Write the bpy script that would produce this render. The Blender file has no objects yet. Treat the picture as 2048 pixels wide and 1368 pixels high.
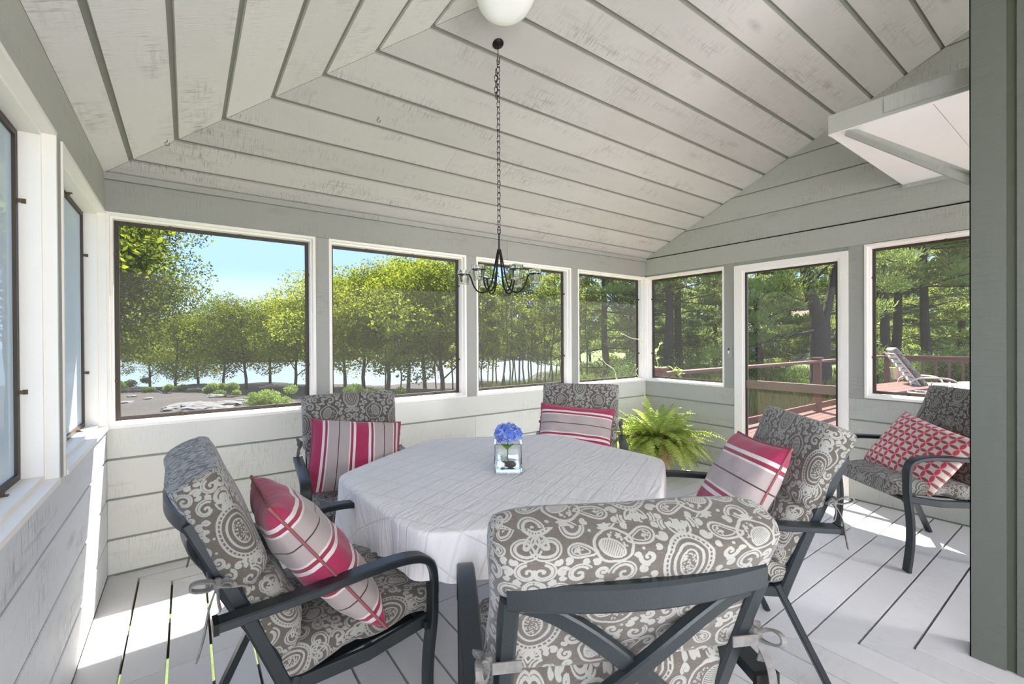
import bpy, math, random
import numpy as np
from mathutils import Vector, Matrix
random.seed(7); RNG = np.random.default_rng(7)
C = bpy.context.scene.collection
sc = bpy.context.scene
PI = math.pi
# ------------------------------------------------------------------ camera, sky, sun, exposure
YAW, PITCH, ROLL, F = math.radians(35.959), math.radians(-0.244), math.radians(-0.304), 895.83
fw = Vector((math.sin(YAW)*math.cos(PITCH), math.cos(YAW)*math.cos(PITCH), math.sin(PITCH)))
rt0 = Vector((math.cos(YAW), -math.sin(YAW), 0)); up0 = rt0.cross(fw)
rt = math.cos(ROLL)*rt0 + math.sin(ROLL)*up0; up = -math.sin(ROLL)*rt0 + math.cos(ROLL)*up0
cd = bpy.data.cameras.new('camera'); cam = bpy.data.objects.new('camera', cd); C.objects.link(cam)
M = Matrix((rt, up, -fw)).transposed().to_4x4(); M.translation = Vector((0, 0, 1.35)); cam.matrix_world = M
cd.sensor_width = 36; cd.lens = F/2048*36; cd.clip_start = .05; cd.clip_end = 1000
sc.camera = cam
SUNV = Vector((.37, .55, 1)).normalized()
w = bpy.data.worlds.new('sky'); sc.world = w; w.use_nodes = True
nt = w.node_tree; nt.nodes.clear()
wo = nt.nodes.new('ShaderNodeOutputWorld'); bg = nt.nodes.new('ShaderNodeBackground')
tc = nt.nodes.new('ShaderNodeTexCoord'); sp = nt.nodes.new('ShaderNodeSeparateXYZ'); cr = nt.nodes.new('ShaderNodeValToRGB')
nt.links.new(tc.outputs['Generated'], sp.inputs[0]); nt.links.new(sp.outputs['Z'], cr.inputs[0])
cr.color_ramp.elements[0].position = 0.0; cr.color_ramp.elements[0].color = (.27, .35, .46, 1)
cr.color_ramp.elements[1].position = .8; cr.color_ramp.elements[1].color = (.16, .24, .40, 1)
e = cr.color_ramp.elements.new(.14); e.color = (.135, .21, .41, 1)
nt.links.new(cr.outputs[0], bg.inputs[0]); nt.links.new(bg.outputs[0], wo.inputs[0])
bg.inputs[1].default_value = 1.4
sd = bpy.data.lights.new('sun', 'SUN'); sd.energy = 6.5; sd.angle = math.radians(.6); sd.color = (1, .95, .86)
so = bpy.data.objects.new('sun', sd); C.objects.link(so); so.rotation_euler = SUNV.to_track_quat('Z', 'Y').to_euler(); so.location = (10, 15, 30)
def window_light(name, x0, x1, z0, z1, y, power, col=(.98, .965, 1), rz=0, pos=None):
    ld = bpy.data.lights.new(name, 'AREA'); ld.shape = 'RECTANGLE'; ld.size = x1-x0; ld.size_y = z1-z0; ld.energy = power; ld.color = col
    lo = bpy.data.objects.new(name, ld); C.objects.link(lo); lo.location = ((x0+x1)/2, y, (z0+z1)/2); lo.rotation_euler = (math.radians(62), 0, math.radians(rz))   # added area lamp tilted down to brighten the room; rz=0 faces +Y
    if pos: lo.location = pos
window_light('rear_fill_a', -.15, 1.85, .4, 2.05, -4.15, 34)  # added fill lamps out of view, standing in for daylight at the openings
window_light('rear_fill_b', 2.05, 4.25, .4, 2.05, -4.15, 34)
window_light('right_rear_fill', 0, 1.7, .9, 2.05, 0, 110, rz=90, pos=(4.66, -3.0, 1.48))
window_light('left_rear_fill', 0, 2.3, .9, 2.05, 0, 42, rz=-90, pos=(-.62, -1.45, 1.52))
vs = sc.view_settings; vs.view_transform = 'Standard'; vs.look = 'None'; vs.gamma = 1; vs.use_curve_mapping = False
vs.exposure = 1.75
sc.cycles.max_bounces = 14; sc.cycles.diffuse_bounces = 7; sc.cycles.transparent_max_bounces = 24
sc.cycles.sample_clamp_indirect = 6

# ------------------------------------------------------------------ helpers
class MB:
    def __init__(s): s.v = []; s.f = []; s.uv = []; s.hasuv = False
    def add(s, vs, fs):
        n = len(s.v); s.v += [tuple(p) for p in vs]; s.f += [tuple(i+n for i in f) for f in fs]; return s
    def box(s, a, b, M=None):
        x0, y0, z0 = a; x1, y1, z1 = b
        if x0 > x1: x0, x1 = x1, x0
        if y0 > y1: y0, y1 = y1, y0
        if z0 > z1: z0, z1 = z1, z0
        vs = [Vector(p) for p in ((x0,y0,z0),(x1,y0,z0),(x1,y1,z0),(x0,y1,z0),(x0,y0,z1),(x1,y0,z1),(x1,y1,z1),(x0,y1,z1))]
        if M: vs = [M @ p for p in vs]
        return s.add(vs, [(0,3,2,1),(4,5,6,7),(0,1,5,4),(1,2,6,5),(2,3,7,6),(3,0,4,7)])
    def prism(s, poly, off):
        n = len(poly); off = Vector(off)
        a = [Vector(p) for p in poly]; b = [p+off for p in a]
        nrm = (a[1]-a[0]).cross(a[2]-a[0])
        if nrm.dot(off) > 0: a = a[::-1]; b = b[::-1]
        return s.add(a+b, [tuple(range(n)), tuple(range(2*n-1, n-1, -1))]+[(i, i+n, (i+1) % n+n, (i+1) % n) for i in range(n)])
    def tube(s, pts, r, n=8, cap=True):
        pts = [Vector(p) for p in pts]; rs = [r[0]+(r[1]-r[0])*i/(len(pts)-1) for i in range(len(pts))] if isinstance(r, tuple) else r if isinstance(r, list) else [r]*len(pts)
        T = []
        for i in range(len(pts)):
            d = pts[min(i+1, len(pts)-1)]-pts[max(i-1, 0)]; T.append(d.normalized() if d.length > 1e-9 else Vector((0,0,1)))
        u = T[0].orthogonal().normalized(); vs = []
        for i, p in enumerate(pts):
            u = (u-T[i]*u.dot(T[i])).normalized(); w_ = T[i].cross(u)
            for k in range(n):
                a = 2*PI*k/n; vs.append(p+(u*math.cos(a)+w_*math.sin(a))*rs[i])
        fs = [(i*n+k, i*n+(k+1) % n, (i+1)*n+(k+1) % n, (i+1)*n+k) for i in range(len(pts)-1) for k in range(n)]
        if cap: fs += [tuple(range(n-1, -1, -1)), tuple((len(pts)-1)*n+k for k in range(n))]
        return s.add(vs, fs)
    def bar(s, pts, wdt, thk, side=(0,1,0)):
        """flat bar swept along pts: wdt along side, thk across"""
        pts = [Vector(p) for p in pts]; vs = []; sd_ = Vector(side).normalized()
        for i, p in enumerate(pts):
            d = (pts[min(i+1, len(pts)-1)]-pts[max(i-1, 0)]).normalized()
            a = (sd_-d*sd_.dot(d)).normalized(); b = d.cross(a)
            c = min(wdt, thk)*.18
            for (p_, q_) in ((wdt/2-c, thk/2), (wdt/2, thk/2-c), (wdt/2, -thk/2+c), (wdt/2-c, -thk/2), (-wdt/2+c, -thk/2), (-wdt/2, -thk/2+c), (-wdt/2, thk/2-c), (-wdt/2+c, thk/2)):
                vs.append(p+a*p_+b*q_)
        n = 8; L = len(pts)
        fs = [(i*n+k, (i+1)*n+k, (i+1)*n+(k+1) % n, i*n+(k+1) % n) for i in range(L-1) for k in range(n)]
        fs += [tuple(range(n)), tuple((L-1)*n+k for k in range(n-1, -1, -1))]
        return s.add(vs, fs)
    def lathe(s, prof, n=24, M=None, cap=False):
        vs = [Vector((r*math.cos(2*PI*k/n), r*math.sin(2*PI*k/n), z)) for r, z in prof for k in range(n)]
        if M: vs = [M @ p for p in vs]
        fs = [(i*n+k, i*n+(k+1) % n, (i+1)*n+(k+1) % n, (i+1)*n+k) for i in range(len(prof)-1) for k in range(n)]
        if cap: fs += [tuple(range(n-1, -1, -1)), tuple((len(prof)-1)*n+k for k in range(n))]
        return s.add(vs, fs)
    def mesh(s, name='m'):
        me = bpy.data.meshes.new(name); me.from_pydata(s.v, [], s.f); me.update()
        return me
def obj(name, mb, mat, parent=None, smooth=False, label=None, loc=None, **kw):
    me = mb.mesh(name) if isinstance(mb, MB) else mb
    if mat and not me.materials: me.materials.append(mat)
    if smooth:
        me.polygons.foreach_set('use_smooth', [True]*len(me.polygons)); me.set_sharp_from_angle(angle=.66)
    o = bpy.data.objects.new(name, me); C.objects.link(o)
    if parent: o.parent = parent
    if loc: o.location = loc
    if label: o['label'] = label
    for k, v in kw.items(): o[k] = v
    return o
def thing(name, label, cat, loc=(0,0,0), rz=0, group=None):
    o = bpy.data.objects.new(name, None); C.objects.link(o); o.location = loc; o.rotation_euler = (0, 0, rz)
    o['label'] = label; o['category'] = cat
    if group: o['group'] = group
    return o
def tag(o, label, cat, group=None, kind=None):
    o['label'] = label; o['category'] = cat
    if group: o['group'] = group
    if kind: o['kind'] = kind
    return o
def struct(name, mb, mat, parent=None, label=None, cat=None):
    o = obj(name, mb, mat, parent)
    if not parent:
        o['kind'] = 'structure'; o['label'] = label or name; o['category'] = cat or name.split('_')[0]
    return o
def copy_tree(o, parent=None):
    c = o.copy(); C.objects.link(c); c.parent = parent
    for ch in list(o.children): copy_tree(ch, c)
    return c
def npmesh(name, V, Fq, mat=None, uv=None):
    """numpy verts (n,3) and quads/tris (m,k)"""
    me = bpy.data.meshes.new(name); V = np.asarray(V, np.float32); Fq = np.asarray(Fq, np.int32); k = Fq.shape[1]
    me.vertices.add(len(V)); me.vertices.foreach_set('co', V.ravel())
    me.loops.add(Fq.size); me.loops.foreach_set('vertex_index', Fq.ravel())
    me.polygons.add(len(Fq)); me.polygons.foreach_set('loop_start', np.arange(0, Fq.size, k, dtype=np.int32))
    try: me.polygons.foreach_set('loop_total', np.full(len(Fq), k, np.int32))
    except Exception: pass
    if uv is not None:
        l = me.uv_layers.new(name='UVMap'); l.data.foreach_set('uv', np.asarray(uv, np.float32)[Fq.ravel()].ravel())
    me.update(calc_edges=True); me.validate()
    if mat: me.materials.append(mat)
    return me

# ------------------------------------------------------------------ materials
def N(nt, t, **kw):
    n = nt.nodes.new(t)
    for k, v in kw.items(): setattr(n, k, v)
    return n
def newmat(name):
    m = bpy.data.materials.new(name); m.use_nodes = True; nt = m.node_tree
    b = nt.nodes['Principled BSDF']; return m, nt, b
def plain(name, col, rough=.6, metal=0, noise=0, nscale=20, bump=0, bscale=60):
    m, nt, b = newmat(name); b.inputs['Base Color'].default_value = (*col, 1); b.inputs['Roughness'].default_value = rough; b.inputs['Metallic'].default_value = metal
    m.diffuse_color = (*col, 1)
    tcn = N(nt, 'ShaderNodeTexCoord')
    if noise:
        n = N(nt, 'ShaderNodeTexNoise'); n.inputs['Scale'].default_value = nscale; n.inputs['Detail'].default_value = 4
        nt.links.new(tcn.outputs['Object'], n.inputs['Vector'])
        mx = N(nt, 'ShaderNodeMix', data_type='RGBA'); mx.inputs[6].default_value = (*[c*(1-noise) for c in col], 1); mx.inputs[7].default_value = (*[min(1, c*(1+noise)) for c in col], 1)
        nt.links.new(n.outputs[0], mx.inputs[0]); nt.links.new(mx.outputs[2], b.inputs['Base Color'])
    if bump:
        n = N(nt, 'ShaderNodeTexNoise'); n.inputs['Scale'].default_value = bscale; n.inputs['Detail'].default_value = 5
        nt.links.new(tcn.outputs['Object'], n.inputs['Vector'])
        bp = N(nt, 'ShaderNodeBump'); bp.inputs['Strength'].default_value = bump; bp.inputs['Distance'].default_value = .01
        nt.links.new(n.outputs[0], bp.inputs['Height']); nt.links.new(bp.outputs[0], b.inputs['Normal'])
    return m
def paint_wood(name, col, axis, stain=.5, saw=.35, rough=.62, var=.05, sawscale=160):
    """painted rough-sawn board; axis = grain direction 0,1,2 in world/object space"""
    m, nt, b = newmat(name); L = nt.links.new; m.diffuse_color = (*col, 1)
    tcn = N(nt, 'ShaderNodeTexCoord'); oi = N(nt, 'ShaderNodeObjectInfo')
    ad = N(nt, 'ShaderNodeVectorMath', operation='ADD'); mulr = N(nt, 'ShaderNodeMath', operation='MULTIPLY'); mulr.inputs[1].default_value = 37.0
    L(oi.outputs['Random'], mulr.inputs[0]); L(tcn.outputs['Object'], ad.inputs[0]); L(mulr.outputs[0], ad.inputs[1])
    def mapped(sc3):
        mp = N(nt, 'ShaderNodeVectorMath', operation='MULTIPLY'); mp.inputs[1].default_value = sc3; L(ad.outputs[0], mp.inputs[0]); return mp.outputs[0]
    def along(a, c): return tuple(a if i == axis else c for i in range(3))
    # grain streaks
    g = N(nt, 'ShaderNodeTexNoise'); g.inputs['Scale'].default_value = 1; g.inputs['Detail'].default_value = 6; g.inputs['Roughness'].default_value = .65
    L(mapped(along(5, 60)), g.inputs['Vector'])
    # saw marks: fine lines across grain, broken by noise
    s_ = N(nt, 'ShaderNodeTexNoise'); s_.inputs['Scale'].default_value = 1; s_.inputs['Detail'].default_value = 2
    L(mapped(along(sawscale, 14)), s_.inputs['Vector'])
    # patches (where paint is thin)
    p = N(nt, 'ShaderNodeTexNoise'); p.inputs['Scale'].default_value = 1; p.inputs['Detail'].default_value = 3
    L(mapped(along(2.2, 7)), p.inputs['Vector'])
    pr_ = N(nt, 'ShaderNodeMapRange'); pr_.inputs[1].default_value = .47; pr_.inputs[2].default_value = .68; L(p.outputs[0], pr_.inputs[0])
    sr = N(nt, 'ShaderNodeMapRange'); sr.inputs[1].default_value = .50; sr.inputs[2].default_value = .72; L(s_.outputs[0], sr.inputs[0])
    gr = N(nt, 'ShaderNodeMapRange'); gr.inputs[1].default_value = .5; gr.inputs[2].default_value = .8; L(g.outputs[0], gr.inputs[0])
    mxs = N(nt, 'ShaderNodeMath', operation='MAXIMUM'); L(sr.outputs[0], mxs.inputs[0]); L(gr.outputs[0], mxs.inputs[1])
    pm = N(nt, 'ShaderNodeMath', operation='MULTIPLY'); L(pr_.outputs[0], pm.inputs[0]); L(mxs.outputs[0], pm.inputs[1])
    # knots
    v = N(nt, 'ShaderNodeTexVoronoi'); v.inputs['Scale'].default_value = 1; L(mapped(along(1.3, 4)), v.inputs['Vector'])
    kr = N(nt, 'ShaderNodeMapRange'); kr.inputs[1].default_value = .13; kr.inputs[2].default_value = .02; L(v.outputs['Distance'], kr.inputs[0])
    km = N(nt, 'ShaderNodeMath', operation='MULTIPLY'); L(kr.outputs[0], km.inputs[0]); L(s_.outputs[0], km.inputs[1])
    tot = N(nt, 'ShaderNodeMath', operation='ADD'); L(pm.outputs[0], tot.inputs[0]); L(km.outputs[0], tot.inputs[1])
    st = N(nt, 'ShaderNodeMath', operation='MULTIPLY'); st.inputs[1].default_value = stain; st.use_clamp = True; L(tot.outputs[0], st.inputs[0])
    vr = N(nt, 'ShaderNodeMapRange'); vr.inputs[3].default_value = 1-var; vr.inputs[4].default_value = 1+var; L(oi.outputs['Random'], vr.inputs[0])
    sm = N(nt, 'ShaderNodeMapRange'); sm.inputs[3].default_value = .93; sm.inputs[4].default_value = 1.06; L(p.outputs[0], sm.inputs[0])
    vm = N(nt, 'ShaderNodeMath', operation='MULTIPLY'); L(vr.outputs[0], vm.inputs[0]); L(sm.outputs[0], vm.inputs[1])
    cm = N(nt, 'ShaderNodeVectorMath', operation='SCALE'); cm.inputs[0].default_value = col; L(vm.outputs[0], cm.inputs[3])
    mx = N(nt, 'ShaderNodeMix', data_type='RGBA'); L(st.outputs[0], mx.inputs[0]); L(cm.outputs[0], mx.inputs[6]); mx.inputs[7].default_value = (*[c*.38 for c in col], 1)
    L(mx.outputs[2], b.inputs['Base Color']); b.inputs['Roughness'].default_value = rough
    hh = N(nt, 'ShaderNodeMath', operation='ADD'); L(s_.outputs[0], hh.inputs[0]); L(g.outputs[0], hh.inputs[1])
    bp = N(nt, 'ShaderNodeBump'); bp.inputs['Strength'].default_value = saw; bp.inputs['Distance'].default_value = .004
    L(hh.outputs[0], bp.inputs['Height']); L(bp.outputs[0], b.inputs['Normal'])
    return m
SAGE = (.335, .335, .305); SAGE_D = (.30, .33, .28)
m_sageX = paint_wood('sage_paint_x', SAGE, 0, .5, .4); m_sageY = paint_wood('sage_paint_y', (.42, .425, .385), 1, .5, .4); m_sageZ = paint_wood('sage_paint_z', SAGE, 2, .35, .4)  # one wall paint; header shade and lighter right wall put into the colour
m_part = paint_wood('sage_partition_shade', (.085, .095, .078), 2, .3, .25)  # same sage paint, the shade on the partition put into its colour
m_leftY = paint_wood('sage_left_lit', (.72, .73, .74), 1, .9, .5)  # same paint lightened, daylight on the left wall put into the colour
m_back = paint_wood('sage_back_lit', (.70, .70, .64), 0, .5, .35)  # same paint lightened, sun bounce on the back siding put into the colour
m_ceilX = paint_wood('ceiling_x', (.51, .49, .465), 0, .8, .6, sawscale=120); m_ceilY = paint_wood('ceiling_y_lit', (.72, .70, .675), 1, .8, .6, sawscale=120)  # one ceiling paint, darker slope and lighter hip: light put into the colour
m_groove = plain('groove', (.25, .25, .21), .8, noise=.1)
m_sagegroove = plain('sage_groove', (.33, .36, .30), .8, noise=.1)
m_floorX = paint_wood('floor_x', (.62, .61, .61), 0, .18, .15, rough=.42, sawscale=50); m_floorY = paint_wood('floor_y', (.62, .61, .61), 1, .18, .15, rough=.42, sawscale=50)
m_trim = plain('cream_trim', (.88, .845, .79), .45, noise=.03, nscale=8, bump=.1, bscale=30)
m_white = plain('white_paint', (.78, .77, .75), .5, noise=.04, nscale=5, bump=.08, bscale=40)
m_bronze = plain('bronze_frame', (.055, .042, .032), .5, .3, noise=.2)
m_clip = plain('clip_metal', (.12, .09, .06), .5, .6)
m_doorwood = paint_wood('door_rail_wood', (.27, .20, .15), 1, .8, .3)
m_metal = plain('charcoal_metal', (.014, .020, .023), .36, .15, noise=.35, nscale=14, bump=.08, bscale=220)
m_black = plain('black_iron', (.014, .012, .011), .45, .6)
m_redwood = plain('red_stained_wood', (.13, .050, .038), .6, noise=.25, nscale=9, bump=.2)
m_beige = plain('lounger_frame', (.62, .50, .38), .45, noise=.05)
m_pot = plain('stone_pot', (.62, .57, .50), .8, noise=.12, nscale=12, bump=.3, bscale=40)
m_rock = plain('shore_rock', (.085, .083, .082), .85, noise=.6, nscale=3, bump=.8, bscale=6)
m_barkD = plain('bark', (.038, .032, .028), .9, noise=.45, nscale=14, bump=1, bscale=25)
m_barkL = plain('bark_light', (.085, .070, .055), .9, noise=.4, nscale=9, bump=.6, bscale=20)
m_soil = plain('pot_soil', (.05, .035, .025), .95, noise=.4)
def glassm(name, col=(1, 1, 1), rough=0, ior=1.45):
    m, nt, b = newmat(name); b.inputs['Base Color'].default_value = (*col, 1); b.inputs['Transmission Weight'].default_value = 1; b.inputs['Roughness'].default_value = rough; b.inputs['IOR'].default_value = ior
    return m
m_glass = glassm('clear_glass', (.95, .98, .96))
m_opal, nt_, b_ = newmat('opal_glass'); b_.inputs['Base Color'].default_value = (.86, .86, .83, 1); b_.inputs['Roughness'].default_value = .12
b_.inputs['Subsurface Weight'].default_value = .3; b_.inputs['Subsurface Radius'].default_value = (.05, .05, .05)
# insect screen: fine mesh coverage that thickens at grazing view
def screenm(name, cov, col):
    m = bpy.data.materials.new(name); m.use_nodes = True; nt = m.node_tree; nt.nodes.clear(); L = nt.links.new
    out = N(nt, 'ShaderNodeOutputMaterial'); mix = N(nt, 'ShaderNodeMixShader'); tr = N(nt, 'ShaderNodeBsdfTransparent')
    d = N(nt, 'ShaderNodeBsdfDiffuse'); t = N(nt, 'ShaderNodeBsdfTranslucent'); a = N(nt, 'ShaderNodeMixShader'); a.inputs[0].default_value = .45
    d.inputs[0].default_value = (*col, 1); t.inputs[0].default_value = (*col, 1)
    lw = N(nt, 'ShaderNodeLayerWeight'); lw.inputs[0].default_value = .5
    s1 = N(nt, 'ShaderNodeMath', operation='SUBTRACT'); s1.inputs[0].default_value = 1.03; L(lw.outputs['Facing'], s1.inputs[1])
    dv = N(nt, 'ShaderNodeMath', operation='DIVIDE'); dv.inputs[0].default_value = cov; dv.use_clamp = True; L(s1.outputs[0], dv.inputs[1])
    mn = N(nt, 'ShaderNodeMath', operation='MINIMUM'); mn.inputs[1].default_value = .9; L(dv.outputs[0], mn.inputs[0])
    L(mn.outputs[0], mix.inputs[0]); L(d.outputs[0], a.inputs[1]); L(t.outputs[0], a.inputs[2]); L(tr.outputs[0], mix.inputs[1]); L(a.outputs[0], mix.inputs[2]); L(mix.outputs[0], out.inputs[0])
    return m
m_screen = screenm('insect_screen', .08, (.48, .46, .40))
m_screenL = screenm('insect_screen_left', .20, (.62, .64, .62))
def leafm(name, c1, c2, trans=.4, nscale=.8, c3=None):
    m = bpy.data.materials.new(name); m.use_nodes = True; nt = m.node_tree; nt.nodes.clear(); L = nt.links.new
    out = N(nt, 'ShaderNodeOutputMaterial'); mix = N(nt, 'ShaderNodeMixShader'); mix.inputs[0].default_value = trans
    d = N(nt, 'ShaderNodeBsdfDiffuse'); t = N(nt, 'ShaderNodeBsdfTranslucent')
    g = N(nt, 'ShaderNodeNewGeometry'); oi = N(nt, 'ShaderNodeObjectInfo')
    n = N(nt, 'ShaderNodeTexNoise'); n.inputs['Scale'].default_value = nscale; n.inputs['Detail'].default_value = 6; n.inputs['Roughness'].default_value = .8
    L(g.outputs['Position'], n.inputs['Vector'])
    ad = N(nt, 'ShaderNodeMath', operation='MULTIPLY_ADD'); ad.inputs[1].default_value = .35; L(oi.outputs['Random'], ad.inputs[0]); L(n.outputs[0], ad.inputs[2])
    r = N(nt, 'ShaderNodeMapRange'); r.inputs[1].default_value = .42; r.inputs[2].default_value = .88; L(ad.outputs[0], r.inputs[0])
    mx = N(nt, 'ShaderNodeMix', data_type='RGBA'); mx.inputs[6].default_value = (*c1, 1); mx.inputs[7].default_value = (*c2, 1); L(r.outputs[0], mx.inputs[0])
    L(mx.outputs[2], d.inputs[0]); L(mx.outputs[2], t.inputs[0]); L(d.outputs[0], mix.inputs[1]); L(t.outputs[0], mix.inputs[2]); L(mix.outputs[0], out.inputs[0])
    m.diffuse_color = (*c1, 1)
    return m
m_leafA = leafm('leaf_oak', (.030, .065, .008), (.36, .40, .035), .5, 2.2)
m_leafB = leafm('leaf_poplar', (.035, .07, .012), (.33, .37, .06), .5, 2.2)
m_pine = leafm('pine_needles', (.07, .13, .03), (.42, .48, .14), .45, 1.5)
m_pineD = leafm('pine_needles_dark', (.035, .07, .022), (.24, .30, .09), .45, 1.5)
m_fern = leafm('fern_green', (.20, .32, .05), (.66, .72, .22), .5, 9)
m_fernb = leafm('fern_brown', (.38, .25, .11), (.62, .52, .28), .45, 9)
m_grass = leafm('grass_blades', (.14, .19, .045), (.42, .42, .14), .4, .6)
m_shrub = leafm('shrub_leaves', (.07, .13, .03), (.28, .36, .08), .4, .7)
m_hill = leafm('hill_trees', (.05, .08, .03), (.11, .15, .05), .2, .3)
m_vine = leafm('vine_leaf', (.25, .36, .08), (.55, .62, .22), .45, 6)

# --- woven jacobean print generated here with numpy (tileable, mirror-symmetric)
def fabric_image():
    S = 1024; A = np.zeros((S, S), np.float32); occ = np.zeros((S, S), bool)
    rr = np.random.default_rng(3)
    def disc(x, y, r, val=1.0, arr=None):
        arr = A if arr is None else arr
        R = int(math.ceil(r))+1; ix = np.arange(int(x)-R, int(x)+R+1); iy = np.arange(int(y)-R, int(y)+R+1)
        m_ = ((ix[None, :]-x)**2+(iy[:, None]-y)**2) <= r*r
        IX = ix % S; IY = iy % S; sub = arr[np.ix_(IY, IX)]; sub[m_] = val; arr[np.ix_(IY, IX)] = sub
    def stroke(pts, wd, val=1.0, mir=True):
        pts = np.asarray(pts, float)
        for a, b in zip(pts[:-1], pts[1:]):
            d = np.hypot(*(b-a)); n = max(1, int(d/(wd*.45)))
            for k in range(n):
                p = a+(b-a)*k/n
                for (x, y) in ((p[0], p[1]),)+(((S-p[0], p[1]),) if mir else ()):
                    disc(x, y, wd*(.78+.18*rr.random()), val)
    def T(pts, cx, cy, rot, s):
        pts = np.asarray(pts, float)*s; c, s_ = math.cos(rot), math.sin(rot)
        return np.c_[cx+pts[:, 0]*c-pts[:, 1]*s_, cy+pts[:, 0]*s_+pts[:, 1]*c]
    def ell(a, b, n=40, t0=0, t1=2*PI): t = np.linspace(t0, t1, n); return np.c_[a*np.cos(t), b*np.sin(t)]
    def spiral(turns=1.4, r0=.12, r1=1.0, n=50): t = np.linspace(0, 1, n); r = r0+(r1-r0)*t; return np.c_[r*np.cos(2*PI*turns*t), r*np.sin(2*PI*turns*t)]
    def leafp(L=1, Wd=.42, n=24):
        t = np.linspace(0, 1, n); h = Wd*np.sin(PI*t)**.8*(1-.35*t); a = np.c_[t*L, h]; return np.r_[a, np.c_[t[::-1]*L, -h[::-1]]]
    def mark(cx, cy, r):
        disc(cx, cy, r, True, occ); disc(S-cx, cy, r, True, occ)
    def pome(cx, cy, r, rot):
        t = np.linspace(0, 2*PI, 90); lob = r*(1+.07*np.abs(np.sin(2.5*t))); o = np.c_[lob*np.cos(t), lob*np.sin(t)]
        stroke(T(o, cx, cy, rot, 1), 6); stroke(T(ell(r*.48, r*.74), cx-r*.2*math.cos(rot), cy-r*.2*math.sin(rot), rot, 1), 4.5)
        for k in range(-5, 6):
            y = k*r*.125; h = r*.44*math.sqrt(max(0, 1-(y/(r*.74))**2)); stroke(T([(-h-r*.2, y-5), (h*.9-r*.2, y+6)], cx, cy, rot, 1), 3.4)
        for i in range(26):
            a = rr.uniform(-1.1, 1.1); q = rr.uniform(.52, .84)*r; p = T([(q*math.cos(a), q*math.sin(a))], cx, cy, rot, 1)[0]
            disc(p[0], p[1], 4, 1); disc(S-p[0], p[1], 4, 1)
        for sg in (-1, 1):
            stroke(T(spiral(.9, .15, .5)*np.array([1, sg]), cx+r*.35*math.cos(rot+PI/2*sg*0+PI/2), cy+r*1.35, rot, r*.6), 5)
        mark(cx, cy, r*1.25)
    def scroll(cx, cy, r, rot, sg):
        p = spiral(1.25)*np.array([1, sg]); stroke(T(p, cx, cy, rot, r), 6.2)
        t = np.linspace(0, 1, 16); tail = np.c_[1.0+.1*t, sg*(-1.3*t)]*1.0
        p2 = spiral(1.25, .3, 1.35, 40)[14:]*np.array([1, sg]); stroke(T(p2, cx, cy, rot, r), 4)
        e_ = p[0]*r; mark(cx, cy, r*1.3)
    def leafm_(cx, cy, L_, rot):
        stroke(T(leafp(), cx-L_/2*math.cos(rot), cy-L_/2*math.sin(rot), rot, L_), 4.6); stroke(T(leafp(.5, .18), cx-L_*.22*math.cos(rot), cy-L_*.22*math.sin(rot), rot, L_), 3.2)
        mark(cx, cy, L_*.46)
    def paisley(cx, cy, r, rot, sg):
        t = np.linspace(0, 1, 50); ang = 2*PI*t; rad = 1-.0*t
        o = np.c_[np.cos(ang)*(.62)+.35*np.maximum(0, np.cos(ang))**3*1.4, np.sin(ang)*.5*sg-.25*sg*np.maximum(0, np.cos(ang))**3]
        stroke(T(o, cx, cy, rot, r), 5); stroke(T(o*.66, cx, cy, rot, r), 3)
        for i in range(22):
            a = rr.uniform(0, 2*PI); q = rr.uniform(0, .5)*r; p = T([(q*math.cos(a)*.6, q*math.sin(a)*.45)], cx, cy, rot, 1)[0]
            disc(p[0], p[1], 3.6, 1); disc(S-p[0], p[1], 3.6, 1)
        mark(cx, cy, r*.75)
    # central medallion columns (x = 0 and x = 512 are mirror axes)
    for cx, cy, Q in ((512, 260, .82), (512, 790, .7), (0, 520, .82), (0, 20, .62)):
        for a, b, w_ in ((120*Q, 168*Q, 6), (98*Q, 146*Q, 4), (70*Q, 112*Q, 6), (40*Q, 78*Q, 4)): stroke(T(ell(a, b), cx, cy, 0, 1), w_, mir=False)
        for k in range(34):
            t = 2*PI*k/34; stroke([(cx+100*Q*math.cos(t), cy+148*Q*math.sin(t)), (cx+119*Q*math.cos(t), cy+166*Q*math.sin(t))], 4, mir=False)
        for k in range(60):
            a = rr.uniform(0, 2*PI); q = math.sqrt(rr.random()); disc(cx+q*36*Q*math.cos(a), cy+q*72*Q*math.sin(a), 3.4, 1)
        for sg in (-1, 1):
            for k in range(-1, 2): stroke(T(leafp(1, .3), cx, cy+sg*165*Q, sg*PI/2+k*.7, 62), 5, mir=False)
        disc(cx, cy, 165*Q, True, occ)
    for cx, cy, r, ro in ((250, 120, 84, .3), (268, 610, 84, -.4), (255, 880, 62, .9), (240, 375, 60, -.2)):
        pome(cx, cy, r, ro)
    for (kind, rmax, rmin, tries) in (('s', 62, 44, 300), ('p', 78, 52, 400), ('l', 84, 60, 500), ('s', 44, 26, 900), ('l', 60, 36, 1500), ('s', 30, 20, 1500), ('l', 40, 24, 3000), ('s', 18, 13, 2500), ('l', 24, 16, 3000)):
        for _ in range(tries):
            cx, cy = rr.uniform(0, 512), rr.uniform(0, S); r = rr.uniform(rmin, rmax); q = int(r*.62)
            ys = np.arange(int(cy)-q, int(cy)+q, 4) % S; xs = np.arange(int(cx)-q, int(cx)+q, 4) % S
            if occ[np.ix_(ys, xs)].any(): continue
            ro = rr.uniform(0, 2*PI)
            if kind == 's': scroll(cx, cy, r*.72, ro, rr.choice((-1, 1)))
            elif kind == 'p': paisley(cx, cy, r, ro, rr.choice((-1, 1)))
            else: leafm_(cx, cy, r*1.25, ro)
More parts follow.
